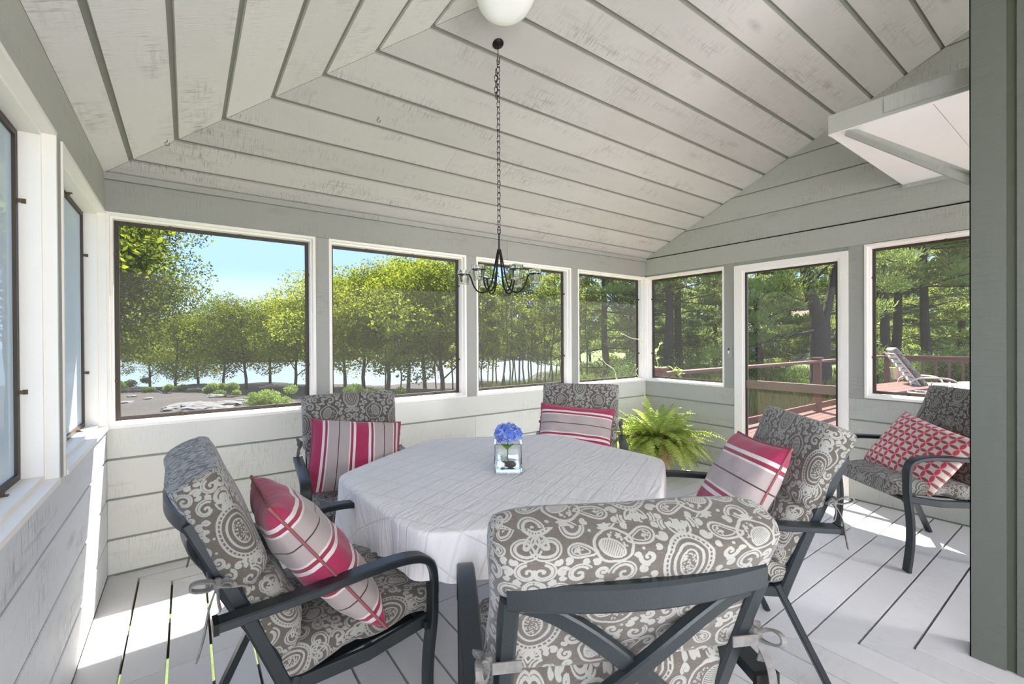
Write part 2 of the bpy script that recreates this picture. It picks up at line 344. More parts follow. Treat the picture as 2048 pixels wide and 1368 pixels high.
    for _ in range(420):
        cx, cy = rr.uniform(0, S), rr.uniform(0, S)
        ys = np.arange(int(cy)-11, int(cy)+11) % S; xs = np.arange(int(cx)-11, int(cx)+11) % S
        if A[np.ix_(ys, xs)].max() == 0 : disc(cx, cy, 6.5, 1); disc(S-cx, cy, 6.5, 1)
    for ax in (0, 1): A = (A+np.roll(A, 1, ax))/2
    # worn weave
    n1 = np.repeat(rr.random((S, S//16)), 16, 1); n2 = np.repeat(rr.random((S//16, S)), 16, 0)
    wv = (n1 > .93)*.22+(n2 > .95)*.16
    A = np.clip(A*(1-.25*(rr.random((S, S)) > .9))*(1-.0)+wv*(1-A), 0, 1)*(1-.12*wv)
    base = np.array([.41, .385, .35]); lin = np.array([.72, .72, .69])
    img = np.ones((S, S, 4), np.float32); img[..., :3] = base*(1-A[..., None])+lin*A[..., None]
    im = bpy.data.images.new('jacobean_print', S, S); im.pixels.foreach_set(img.ravel()); im.update(); im.pack()
    return im
FIM = fabric_image()
def fabric(name, im, rough=.9, weave=900, tint=(1, 1, 1), wr=.25):
    m, nt, b = newmat(name); L = nt.links.new
    uv = N(nt, 'ShaderNodeUVMap'); t = N(nt, 'ShaderNodeTexImage'); t.image = im; t.extension = 'REPEAT'
    L(uv.outputs[0], t.inputs[0])
    mx = N(nt, 'ShaderNodeMix', data_type='RGBA', blend_type='MULTIPLY'); mx.inputs[0].default_value = 1; mx.inputs[7].default_value = (*tint, 1); L(t.outputs[0], mx.inputs[6])
    L(mx.outputs[2], b.inputs['Base Color']); b.inputs['Roughness'].default_value = rough; b.inputs['Sheen Weight'].default_value = .2
    tcn = N(nt, 'ShaderNodeTexCoord'); n = N(nt, 'ShaderNodeTexNoise'); n.inputs['Scale'].default_value = weave; L(tcn.outputs['Object'], n.inputs[0])
    n2 = N(nt, 'ShaderNodeTexNoise'); n2.inputs['Scale'].default_value = 9; n2.inputs['Detail'].default_value = 3; n2.inputs['Distortion'].default_value = 1.2; L(tcn.outputs['Object'], n2.inputs[0])
    b1 = N(nt, 'ShaderNodeBump'); b1.inputs['Strength'].default_value = wr; b1.inputs['Distance'].default_value = .03; L(n2.outputs[0], b1.inputs['Height'])
    b2 = N(nt, 'ShaderNodeBump'); b2.inputs['Strength'].default_value = .15; b2.inputs['Distance'].default_value = .001; L(n.outputs[0], b2.inputs['Height']); L(b1.outputs[0], b2.inputs['Normal'])
    L(b2.outputs[0], b.inputs['Normal'])
    return m
m_fab = fabric('jacobean_fabric', FIM, tint=(.60, .595, .59))
def stripe_image():
    H_ = 512; A = np.zeros((H_, 4, 4), np.float32); A[..., 3] = 1
    red = (.66, .17, .33); wh = (.88, .85, .84); gr = (.70, .66, .64); dk = (.27, .20, .20); rd2 = (.60, .20, .27)
    seq = [(red, .11), (wh, .022), (rd2, .02), (wh, .012), (gr, .085), (dk, .007), (gr, .085), (wh, .012), (rd2, .02), (wh, .022)]
    tot = sum(s[1] for s in seq)
    y = 0
    edges = []
    for c, t in seq: edges.append((y/tot, (y+t)/tot, c)); y += t
    for i in range(H_):
        q = i/H_
        for a, b, c in edges:
            if a <= q < b: A[i, :, :3] = c
    im = bpy.data.images.new('awning_stripe', 4, H_); im.pixels.foreach_set(A.ravel()); im.update(); im.pack(); return im
m_stripe = fabric('striped_fabric', stripe_image(), wr=.15, tint=(.84, .82, .84))
def lattice_image():
    S = 256; g = (np.arange(S)+.5)/S; X, Y = np.meshgrid(g, g)
    cnt = sum((((X-cx)**2+(Y-cy)**2) < .5*.97) for cx in (0, 1) for cy in (0, 1))
    line = np.zeros((S, S), bool)
    for cx in (0, 1):
        for cy in (0, 1): line |= np.abs(np.hypot(X-cx, Y-cy)-.7071) < .03
    A = np.ones((S, S, 4), np.float32); A[..., :3] = (.80, .77, .72)
    pet = cnt >= 2
    colr = np.where(((X > Y) ^ (X+Y > 1))[..., None], np.array([.72, .28, .36]), np.array([.50, .33, .33]))
    # petals: overlap of opposite neighbours
    pet = sum((((X-cx)**2+(Y-cy)**2) < .46) for cx in (0, 1) for cy in (0, 1)) >= 2
    A[..., :3] = np.where(pet[..., None], colr, A[..., :3]); A[..., :3] = np.where(line[..., None], np.array([.93, .55, .58]), A[..., :3])
    im = bpy.data.images.new('lattice_print', S, S); im.pixels.foreach_set(A.ravel()); im.update(); im.pack(); return im
m_lattice = fabric('lattice_fabric', lattice_image(), wr=.15)
m_piping = plain('piping', (.26, .08, .08), .8)

# ------------------------------------------------------------------ room shell
XL, XR, YB, ZC = -.377, 4.499, 3.443, 2.322
SL = .435; RIDGE = -.3; YF = 2*RIDGE-YB
ZS, ZT = .85, 2.10
ground_n = 0
def Wb(a, d, z): return (a, YB+d, z)
def Wr(a, d, z): return (XR+d, a, z)
def Wl(a, d, z): return (XL-d, a, z)
def Wf(a, d, z): return (a, YF-d, z)
def wbox(mb, W, a0, a1, d0, d1, z0, z1):
    p, q = W(a0, d0, z0), W(a1, d1, z1); return mb.box(p, q)
zc_back = lambda y: ZC+SL*(YB-y)
# cores behind the siding
def core(name, W, a0, a1, spans, lab, top=None):
    B0 = -.32
    """spans: openings (a0,a1,z0,z1)"""
    mb = MB(); zt = ZC
    xs = sorted(spans); cur = a0
    for (p, q, z0, z1) in xs:
        if p > cur: wbox(mb, W, cur, p, .013, .12, B0, zt)
        if 1: wbox(mb, W, p, q, .013 if z0 > .01 else -.0, .12, B0, z0 if z0 > .01 else -.03)
        wbox(mb, W, p, q, .013, .12, z1, zt)
        cur = q
    if cur < a1: wbox(mb, W, cur, a1, .013, .12, B0, zt)
    return mb
MULB = [(.752, .844), (2.00, 2.103), (3.266, 3.362)]
openB = [(XL, .752, ZS, ZT), (.844, 2.00, ZS, ZT), (2.103, 3.266, ZS, ZT), (3.362, XR, ZS, ZT)]
wall_back = struct('wall_back', core('wall_back', Wb, XL-.12, XR+.12, openB, ''), m_sagegroove, label='sage green sided wall with four screened windows facing the water')
openR = [(2.462, YB, ZS, ZT), (1.386, 2.352, 0.0, 2.085), (.10, 1.276, ZS+.01, 2.115), (-1.9, -.05, ZS, ZT), (-3.9, -2.1, ZS, ZT)]
mbR = core('wall_right', Wr, YF, YB, openR, '')
# gable: pentagon above plate
yy = [YB, RIDGE, YF]
mbR.prism([(XR+.013, YB+.1, ZC-.02), (XR+.013, RIDGE, zc_back(RIDGE)+.05), (XR+.013, YF, ZC-.02)], (.107, 0, 0))
wall_right = struct('wall_right', mbR, m_sagegroove, label='sage green gable wall with the screen door')
openL = []
ly = [(2.34, YB), (1.10, 2.25), (-.14, 1.01), (-1.38, -.23), (-2.62, -1.47), (-3.90, -2.71)]
for a, b in ly: openL.append((a, b, ZS, ZT))
wall_left = struct('wall_left', core('wall_left', Wl, YF, YB, openL, ''), m_sagegroove, label='sage green sided wall on the left with a row of screened windows')
openF = [(-.2, 1.9, ZS-.5, ZT), (2.0, 4.3, ZS-.5, ZT)]
wall_front = struct('wall_front', core('wall_front', Wf, XL-.12, XR+.12, openF, ''), m_sagegroove, label='sage green wall behind the viewer with wide screened openings')
def board(parent, W, a0, a1, z0, z1, mat, name='siding_board', d0=0, d1=.014):
    mb = MB(); c = .003
    # board with eased edges
    P = [(a0, z0), (a1, z0), (a1, z1), (a0, z1)]; Q = [(a0, z0+c), (a1, z0+c), (a1, z1-c), (a0, z1-c)]
    fr = [W(a, d0, z) for a, z in Q]; md = [W(a, d0+c, z) for a, z in P]; bk = [W(a, d1, z) for a, z in P]
    vs = fr+md+bk
    fs = [(0,1,2,3), (0,4,5,1), (1,5,6,2), (2,6,7,3), (3,7,4,0), (4,8,9,5), (5,9,10,6), (6,10,11,7), (7,11,8,4), (8,11,10,9)]
    mb.add(vs, fs)
    return obj(name, mb, mat, parent)
G = .006
rowsz = [(.004, .209), (.209, .441), (.441, .672), (.672, ZS)]
jr = random.Random(5)
for i, (z0, z1) in enumerate(rowsz):
    cuts = {0: [XL, 1.62, 3.1, XR], 1: [XL, 2.75, XR], 2: [XL, 2.09, XR], 3: [XL, XR]}[i]
    for a, b in zip(cuts[:-1], cuts[1:]): board(wall_back, Wb, a+.001, b-.001, z0+G, z1-(0 if i == 3 else G), m_back)
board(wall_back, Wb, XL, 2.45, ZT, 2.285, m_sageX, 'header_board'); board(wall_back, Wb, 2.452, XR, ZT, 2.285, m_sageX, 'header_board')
for a, b in MULB: board(wall_back, Wb, a, b, ZS, ZT, m_sageZ, 'post_board')
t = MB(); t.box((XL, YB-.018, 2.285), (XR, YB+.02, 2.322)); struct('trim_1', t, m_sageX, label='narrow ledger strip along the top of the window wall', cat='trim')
# right wall boards
for i, (z0, z1) in enumerate(rowsz):
    for a, b in ((2.352, YB), (-.4, 1.386), (YF, -.4)):
        board(wall_right, Wr, a+.001, b-.001, z0+G, z1-(0 if i == 3 else G), m_sageY)
board(wall_right, Wr, -2.2, YB, ZT+.02, 2.318-G, m_sageY, 'header_board')
for a, b in ((2.352, 2.462), (1.276, 1.386), (-.05, .10), (-2.1, -1.9)): board(wall_right, Wr, a, b, ZS, ZT+.02, m_sageZ, 'post_board')
z = 2.318
while z < 3.95:
    z1 = z+.2315
    ya = YB-(z-ZC)/SL; yb = YB-(z1-ZC)/SL
    yra = 2*RIDGE-ya; yrb = 2*RIDGE-yb
    ymid = RIDGE
    for (p, q, r_, s_) in ((ya, yb, ymid, ymid), (yra, yrb, ymid, ymid)):
        if z1 > zc_back(RIDGE): q = RIDGE
        zz1 = min(z1, zc_back(RIDGE))
        poly = [Wr(p, 0, z+G), Wr(q, 0, zz1-G), Wr(ymid, 0, zz1-G), Wr(ymid, 0, z+G)]
        if z1 - G < zc_back(RIDGE): obj('siding_board', MB().prism(poly, (.014, 0, 0)), m_sageY, wall_right)
    z = z1
# left wall boards
for i, (z0, z1) in enumerate(rowsz):
    for a, b in ((YF, -.6), (-.6, YB)): board(wall_left, Wl, a+.001, b-.001, z0+G, z1-(0 if i == 3 else G), m_leftY)
board(wall_left, Wl, YF, -.6, ZT, ZC, m_sageY, 'header_board'); board(wall_left, Wl, -.6, YB, ZT, ZC, m_sageY, 'header_board')
ls = sorted(ly, reverse=True)
for (a, b), (c, d) in zip(ls[:-1], ls[1:]): board(wall_left, Wl, d, a, ZS, ZT, m_sageZ, 'post_board')
# front wall boards (behind viewer)
for i, (z0, z1) in enumerate(rowsz[:1]): board(wall_front, Wf, XL, XR, z0+G, .34, m_sageX)
board(wall_front, Wf, XL, XR, ZT, ZC, m_sageX, 'header_board')
for a, b in ((XL, -.2), (1.9, 2.0), (4.3, XR)): board(wall_front, Wf, a, b, .35, ZT, m_sageZ, 'post_board')

# windows
wn = [0]
def window(W, a0, a1, z0, z1, lab, clips=(), fr=.045, smat=None, sflip=False, wcut=(True, True)):
    wn[0] += 1
    mb = MB(); T = .017; DP = .085
    # casing ring: thin face edge + deep jamb
    wbox(mb, W, a0, a0+T, -.006, .115, z0, z1); wbox(mb, W, a1-T, a1, -.006, .115, z0, z1)
    wbox(mb, W, a0+T, a1-T, -.006, .115, z1-T, z1); wbox(mb, W, a0+T, a1-T, -.010, .115, z0, z0+.02)
    # inner stop bead
    S2 = .012
    wbox(mb, W, a0+T, a0+T+S2, .03, .085, z0+.02, z1-T); wbox(mb, W, a1-T-S2, a1-T, .03, .085, z0+.02, z1-T)
    wbox(mb, W, a0+T+S2, a1-T-S2, .03, .085, z1-T-S2, z1-T); wbox(mb, W, a0+T+S2, a1-T-S2, .03, .085, z0+.02, z0+.034)
    w_ = struct('window_%d' % wn[0], mb, m_trim, label=lab, cat='window')
    b0, b1, y0, y1 = a0+T+S2, a1-T-S2, z0+.034, z1-T-S2; f = .022
    fm = MB()
    wbox(fm, W, b0, b0+f, .086, .104, y0, y1); wbox(fm, W, b1-f, b1, .086, .104, y0, y1)
    wbox(fm, W, b0+f, b1-f, .086, .104, y1-f, y1); wbox(fm, W, b0+f, b1-f, .086, .104, y0, y0+f)
    obj('screen_frame', fm, m_bronze, w_)
    sm = MB(); P = [W(b0+f, .096, y0+f), W(b1-f, .096, y0+f), W(b1-f, .096, y1-f), W(b0+f, .096, y1-f)]
    sm.add(P, [(0,1,2,3)]); obj('insect_screen', sm, smat or m_screen, w_)
    for (ca, cz) in clips:
        cm = MB(); a_ = b0+(b1-b0)*ca; z_ = y0+(y1-y0)*cz
        if ca in (0, 1): wbox(cm, W, a_-.012, a_+.012, .074, .086, z_-.006, z_+.006); wbox(cm, W, a_-.004, a_+.004, .066, .078, z_-.008, z_+.008)
        else: wbox(cm, W, a_-.006, a_+.006, .074, .086, z_-.012, z_+.012); wbox(cm, W, a_-.008, a_+.008, .066, .078, z_-.004, z_+.004)
        obj('turn_button', cm, m_clip, w_)
    return w_
ck = [(0, .2), (0, .83), (1, .25), (1, .8), (.3, 0), (.8, 0), (.6, 1), (.25, 1)]
window(Wb, XL+.002, .752, ZS, ZT, 'large screened window at the left end of the water side wall', ck)
window(Wb, .844, 2.00, ZS, ZT, 'second screened window from the left corner, behind the striped cushion chair', ck)
window(Wb, 2.103, 3.266, ZS, ZT, 'screened window right behind the hanging candle chandelier', ck)
window(Wb, 3.362, XR-.002, ZS, ZT, 'screened window beside the far corner showing the pine', ck)
window(Wr, 2.462, YB-.002, ZS, ZT, 'screened window between the far corner and the screen door', ck)
window(Wr, .10, 1.276, ZS+.01, 2.115, 'screened window right of the door looking onto the deck lounger', ck)
window(Wr, -1.9, -.05, ZS, ZT, 'screened window on the door wall beyond the green partition')
window(Wr, -3.9, -2.1, ZS, ZT, 'screened window at the rear end of the door wall')
for k, (a, b) in enumerate(ly): window(Wl, a, b-.002 if b == YB else b, ZS, ZT, ['screened window on the left wall next to the corner', 'nearest left wall window at the picture edge', 'left wall window level with the viewer', 'left wall window just behind the viewer', 'left wall window further behind the viewer', 'rearmost left wall window'][k], ck if k < 3 else (), smat=m_screenL)
window(Wf, -.2, 1.9, ZS-.5, ZT, 'wide screened opening in the rear wall, left half'); window(Wf, 2.0, 4.3, ZS-.5, ZT, 'wide screened opening in the rear wall, right half')
# door
mb = MB(); a0, a1, z1 = 1.386, 2.352, 2.085
for p, q in ((a0, a0+.055), (a1-.08, a1)): wbox(mb, Wr, p, q, -.012, .11, 0, z1)
wbox(mb, Wr, a0+.055, a1-.08, -.012, .11, z1-.05, z1); wbox(mb, Wr, a0+.03, a1-.05, -.02, .0, .0, .0)
door = struct('door_1', mb, m_trim, label='screen door with a wooden cross rail in a cream frame', cat='door')
d0, d1 = a0+.055, a1-.08
fm = MB()
wbox(fm, Wr, d0, d0+.022, .0, .035, .02, z1-.05); wbox(fm, Wr, d1-.022, d1, .0, .035, .02, z1-.05)
wbox(fm, Wr, d0+.022, d1-.022, .0, .035, z1-.075, z1-.05)
obj('door_frame', fm, m_trim, door)
fm = MB(); e0, e1 = d0+.022, d1-.022; top = z1-.075
wbox(fm, Wr, e0, e0+.016, .005, .03, .18, top); wbox(fm, Wr, e1-.016, e1, .005, .03, .18, top); wbox(fm, Wr, e0+.016, e1-.016, .005, .03, top-.018, top)
obj('screen_frame', fm, m_bronze, door)
fm = MB(); wbox(fm, Wr, e0+.016, e1-.016, .0, .032, .862, .940); obj('cross_rail', fm, m_doorwood, door, label='weathered brown wooden cross rail')
fm = MB(); wbox(fm, Wr, e0, e1, .0, .032, .03, .18); obj('bottom_rail', fm, m_trim, door)
sm = MB(); sm.add([Wr(e0+.016, .02, .94), Wr(e1-.016, .02, .94), Wr(e1-.016, .02, top-.018), Wr(e0+.016, .02, top-.018)], [(0,1,2,3)]); obj('insect_screen', sm, m_screen, door)
sm = MB(); sm.add([Wr(e0+.016, .02, .18), Wr(e1-.016, .02, .18), Wr(e1-.016, .02, .862), Wr(e0+.016, .02, .862)], [(0,1,2,3)]); obj('insect_screen', sm, screenm('door_mesh', .2, (.35, .25, .2)), door, label='coarse lower mesh')
for zz in (1.85, 1.1, .4): fm = MB(); wbox(fm, Wr, d0-.004, d0+.012, -.016, .0, zz, zz+.07); obj('hinge', fm, m_white, door)
# threshold
fm = MB(); wbox(fm, Wr, a0+.055, a1-.08, -.03, .16, .002, .02); obj('threshold', fm, m_trim, door)

# partition (green board and batten wall end, right)
PX = 2.672
mb = MB().box((PX+.014, -1.49, 0.0), (PX+.14, .392, 3.35)); wall_partition = struct('wall_partition', mb, plain('part_groove', (.06, .07, .045), .7, noise=.1), label='green painted board wall end at the right edge')
yq = .396
for k in range(26):
    wd = .105 if k == 0 else .15
    y0 = yq-wd
    if y0 < -1.5: break
    obj('wall_board', MB().box((PX, y0, .003), (PX+.014, yq, 3.4)), m_part, wall_partition)
    yq = y0-.028
obj('end_board', MB().box((PX, .392, .003), (PX+.14, .396, 3.4)), m_part, wall_partition)

# floor
S_, P_ = 3.10, .1545; GAP = .0105
fl = struct('floor', MB().box((XL, YF, -.13), (XL+.001, YF+.001, -.129)), m_floorX, label='painted pale grey plank floor mitred diagonally across the porch', cat='floor')
TH = -.026
def plank(poly, mat): return obj('floor_board', MB().prism([(x, y, TH) for x, y in poly], (0, 0, -TH)), mat, fl)
ys = [3.331-P_*k for k in range(0, 60)]
prev = YB
for k, yk in enumerate(ys):
    lo, hi = yk+GAP/2, prev-GAP/2 if k else prev
    if lo < -2.2: break
    xa, xb = S_-hi, S_-lo
    cuts = [] if k % 3 else [3.0+.37*((k*7) % 4)]
    xs_ = [None]+[c for c in cuts if c > xb+.4]+[XR]
    for i in range(len(xs_)-1):
        L0 = (xa+.001, xb+.001) if xs_[i] is None else (xs_[i]+.001, xs_[i]+.001)
        poly = [(L0[0], hi), (xs_[i+1], hi), (xs_[i+1], lo), (L0[1], lo)]
        if poly[0][0] < XL: poly[0] = (XL, hi)
        plank(poly, m_floorX)
    prev = yk
prev = XL
for k in range(0, 60):
    xk = -.231+P_*k
    lo, hi = prev+(GAP/2 if k else 0), xk-GAP/2
    if lo > XR: break
    hi = min(hi, XR)
    ya, yb = S_-lo, S_-hi
    yj = [2.36, 1.2, 2.0, 1.5][k % 4] if k < 10 else -9
    ends = [(ya-.001, yb-.001)]
    if k in (0, 1, 2, 3): yj = 2.33
    if yj < yb-.3 and yj > -3:
        plank([(lo, ya-.001), (hi, yb-.001), (hi, yj+.001), (lo, yj+.001)], m_floorY)
        plank([(lo, yj-.001), (hi, yj-.001), (hi, YF), (lo, YF)], m_floorY)
    else:
        if ya < YF+.3: break
        plank([(lo, ya-.001), (hi, yb-.001), (hi, YF), (lo, YF)], m_floorY)
    prev = xk
for k in range(12): obj('floor_joist', MB().box((XL, YB-.02-k*.62, -.20), (XR, YB-.06-k*.62, -.027)), plain('joist', (.25, .2, .15), .9) if k == 0 else bpy.data.materials['joist'], fl)

# ceiling: left hip + two slopes
ceil = struct('ceiling', MB().box((XL, YB, ZC+.05), (XL+.001, YB+.001, ZC+.051)), m_groove, label='pale grey sloping board ceiling with a mitred hip', cat='ceiling')
ztop = zc_back(RIDGE)
XA = XL+(YB-RIDGE)
back_up = Vector((0, SL, 1)).normalized()*.02; left_up = Vector((-SL, 0, 1)).normalized()*.02
yj = [YB]+[3.314-.2093*k for k in range(40)]
yj = [y for y in yj if y > RIDGE]+[RIDGE]
cg = .0115
for k in range(len(yj)-1):
    a, b = yj[k]-(cg if k else 0), yj[k+1]+cg
    za, zb = zc_back(a), zc_back(b)
    xa, xb = XL+(YB-a), XL+(YB-b)
    cuts = {2: [2.55], 3: [1.5], 4: [3.3], 6: [2.9], 8: [3.7]}.get(k, [])
    ed = [None]+cuts+[XR]
    for i in range(len(ed)-1):
        l0, l1 = (xa+.002, xb+.002) if ed[i] is None else (ed[i]+.0015,)*2
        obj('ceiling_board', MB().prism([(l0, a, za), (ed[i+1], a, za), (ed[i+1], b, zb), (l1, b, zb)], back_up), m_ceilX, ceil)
    # left hip
    fa, fb = 2*RIDGE-a, 2*RIDGE-b
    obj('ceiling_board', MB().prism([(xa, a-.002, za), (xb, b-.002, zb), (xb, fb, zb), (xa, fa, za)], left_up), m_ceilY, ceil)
    # front slope
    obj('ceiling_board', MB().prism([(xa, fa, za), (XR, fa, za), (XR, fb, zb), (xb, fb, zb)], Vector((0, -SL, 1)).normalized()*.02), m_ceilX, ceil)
# backing
ov = .0
bk = MB()
bk.prism([(XL, YB, ZC+.014), (XR+.15, YB, ZC+.014), (XR+.15, RIDGE, ztop+.014), (XA, RIDGE, ztop+.014)], Vector((0, SL, 1)).normalized()*.05)
bk.prism([(XL, YB, ZC+.014), (XA, RIDGE, ztop+.014), (XL, YF, ZC+.014)], Vector((-SL, 0, 1)).normalized()*.05)
bk.prism([(XL, YF, ZC+.014), (XR+.15, YF, ZC+.014), (XR+.15, RIDGE, ztop+.014), (XA, RIDGE, ztop+.014)], Vector((0, -SL, 1)).normalized()*.05)
obj('ceiling_backing', bk, m_groove, ceil)
# roof with eaves outside
E_ = .36
rf = MB()
def zr(d): return ZC+.09-SL*d
rf.prism([(XL-E_, YB+E_, zr(E_)), (XR+.22, YB+E_, zr(E_)), (XR+.22, RIDGE, ztop+.09), (XA, RIDGE, ztop+.09)], (0, 0, .05))
rf.prism([(XL-E_, YB+E_, zr(E_)), (XA, RIDGE, ztop+.09), (XL-E_, YF-E_, zr(E_))], (0, 0, .05))
rf.prism([(XL-E_, YF-E_, zr(E_)), (XR+.22, YF-E_, zr(E_)), (XR+.22, RIDGE, ztop+.09), (XA, RIDGE, ztop+.09)], (0, 0, .05))
struct('trim_2', rf, plain('roof_shingle', (.2, .19, .18), .9), label='hipped porch roof with short eaves above the walls', cat='roof')

# propped panel at upper right
pz = 2.534; px0, px1, py1 = 3.03, XR-.002, 1.03
pn = thing('ceiling_panel', 'white underside panel with a green fascia under the ceiling at upper right', 'panel', (px0, py1, pz))
obj('panel_board', MB().box((0.03, -.445, 0), (px1-px0, 0, .016)), m_white, pn)
obj('panel_board', MB().box((0.03, -1.3, 0), (px1-px0, -.448, .016)), m_white, pn)
obj('edge_strip', MB().box((-.0, -1.32, -.004), (.03, .0, .0)), m_white, pn)
obj('fascia_board', MB().box((0, -1.32, 0), (.03, 0, .11)), m_sageY, pn)
obj('fascia_board', MB().box((-.014, -1.32, .02), (0, -.26, .10)), m_sageY, pn)
obj('wall_cleat', MB().box((px1-px0-.02, -1.3, -.03), (px1-px0, 0, -.001)), m_sageY, pn)
bar_ = MB().bar([(.045, -.10, -.012), (-.30, -.70, -.56)], .075, .035, (.8, -.55, 0)); obj('brace', bar_, m_sageY, pn, label='diagonal green brace')

# wall switch
t = thing('light_switch', 'sage painted switch plate between the window and the screen door', 'switch', (XR, 2.412, 1.215))
obj('cover_plate', MB().box((-.006, -.035, -.058), (0, .035, .058)), m_sageZ, t); obj('rocker', MB().box((-.010, -.006, -.013), (-.006, .006, .013)), m_trim, t); obj('socket', MB().lathe([(.010, 0), (.010, .003), (.004, .003)], 12, Matrix.Translation((-.006, 0, .03)) @ Matrix.Rotation(-PI/2, 4, 'Y'), True), m_bronze, t)


# ------------------------------------------------------------------ patio chairs
def ring(w2, t2, n=44, p=5.5):
    out = []
    # sample superellipse roughly by arc
    for k in range(n):
        a = 2*PI*k/n
        c, s = math.cos(a), math.sin(a)
        # direction spread so corners get points
        q = (abs(c/w2)**p+abs(s/t2)**p)**(-1/p)
        out.append((c*q, s*q))
    return out
def cushion(path, width, thick, pinch, wprof=None, wr=.004, seed=0, vs=0.0):
    """path: list of (x,z) centre line (dense); returns mesh with UVs"""
    rg = np.random.default_rng(seed)
    P = [Vector((x, 0, z)) for x, z in path]; L = [0]
    for a, b in zip(P[:-1], P[1:]): L.append(L[-1]+(b-a).length)
    tot = L[-1]; n = 52
    ang = []
    # angle distribution adapted to the flat box: uniform in perimeter
    per = []
    w0, t0 = width/2, thick/2
    dense = ring(w0, t0, 720); Ld = [0]
    for i in range(1, 721): Ld.append(Ld[-1]+math.dist(dense[i-1], dense[i % 720]))
    idx = [min(range(len(Ld)), key=lambda j: abs(Ld[j]-Ld[-1]*k/n)) % 720 for k in range(n)]
    base = [dense[i] for i in idx]; uarc = [Ld[-1]*k/n for k in range(n+1)]
    V = []; UV = []
    nx_ = rg.normal(size=(8, 4))
    for i, p in enumerate(P):
        T = (P[min(i+1, len(P)-1)]-P[max(i-1, 0)]).normalized(); nrm = Vector((T.z, 0, -T.x))  # forward/up normal
        s = L[i]; q = 2*s/tot-1
        cap = 1.0; e0 = min(i, len(P)-1-i)
        if e0 < 4: cap = (0.0, .42, .78, .95)[e0]
        capd = (1-cap)*thick*.5*(1 if i > len(P)/2 else -1)
        pk = 1.0; wk = 1.0
        for sp_, amt, wd in pinch:
            g_ = math.exp(-((s-sp_)/wd)**2); pk -= amt*g_; wk -= amt*.07*g_
        wf = wprof(s/tot) if wprof else 1
        for k in range(n+1):
            y, t = base[k % n]
            edge = abs(y)/w0
            wrk = wr*sum(a_[0]*.5*math.sin(a_[1]*14*s+a_[2]*9*y+a_[3]*7) for a_ in nx_)
            puff = 1+.10*(1-edge**2)
            tt = t*pk*(puff)*cap+wrk*(1 if t > 0 else -1)*(1 if cap else 0)
            # seams pinch harder at the edge
            for sp_, amt, wd in pinch:
                g_ = math.exp(-((s-sp_)/(wd*.7))**2); tt *= 1-.28*g_*edge**3
            yy_ = y*wk*wf*(.955+.045*cap)+wrk*.6*(1 if y > 0 else -1)*(1 if cap else 0)
            V.append(p+nrm*tt*1.0+T*0+Vector((0, yy_, 0)))
            u = uarc[k]-uarc[n//4]   # zero at front centre
            UV.append(((u+.28)/.56, (s+vs+capd)/.56))
    Fq = [(i*(n+1)+k, i*(n+1)+k+1, (i+1)*(n+1)+k+1, (i+1)*(n+1)+k) for i in range(len(P)-1) for k in range(n)]
    me = npmesh('cushion', [tuple(v) for v in V], Fq, m_fab, UV)
    me.polygons.foreach_set('use_smooth', [True]*len(me.polygons)); return me
def lerp_path(pts, n):
    out = []
    L = [0]
    for a, b in zip(pts[:-1], pts[1:]): L.append(L[-1]+math.dist(a, b))
    for i in range(n):
        # denser near both ends
        f = i/(n-1); f = .5-.5*math.cos(PI*f)*(abs(math.cos(PI*f))**.0); f = i/(n-1); s = f*L[-1]
        if i < 4: s = (0, .001, .004, .010)[i]
        if n-1-i < 4: s = L[-1]-(0, .001, .004, .010)[n-1-i]
        j = 0
        while j < len(L)-2 and L[j+1] < s: j += 1
        q = (s-L[j])/(L[j+1]-L[j]); out.append((pts[j][0]+(pts[j+1][0]-pts[j][0])*q, pts[j][1]+(pts[j+1][1]-pts[j][1])*q))
    return out
def smooth(pts, n=3):
    pts = [Vector(p) for p in pts]
    for _ in range(n):
        q = [pts[0]]
        for a, b in zip(pts[:-1], pts[1:]): q += [a*.75+b*.25, a*.25+b*.75]
        q.append(pts[-1]); pts = q
    return pts
m_tie = plain('tie_fabric', (.15, .145, .135), .9, noise=.5, nscale=60)
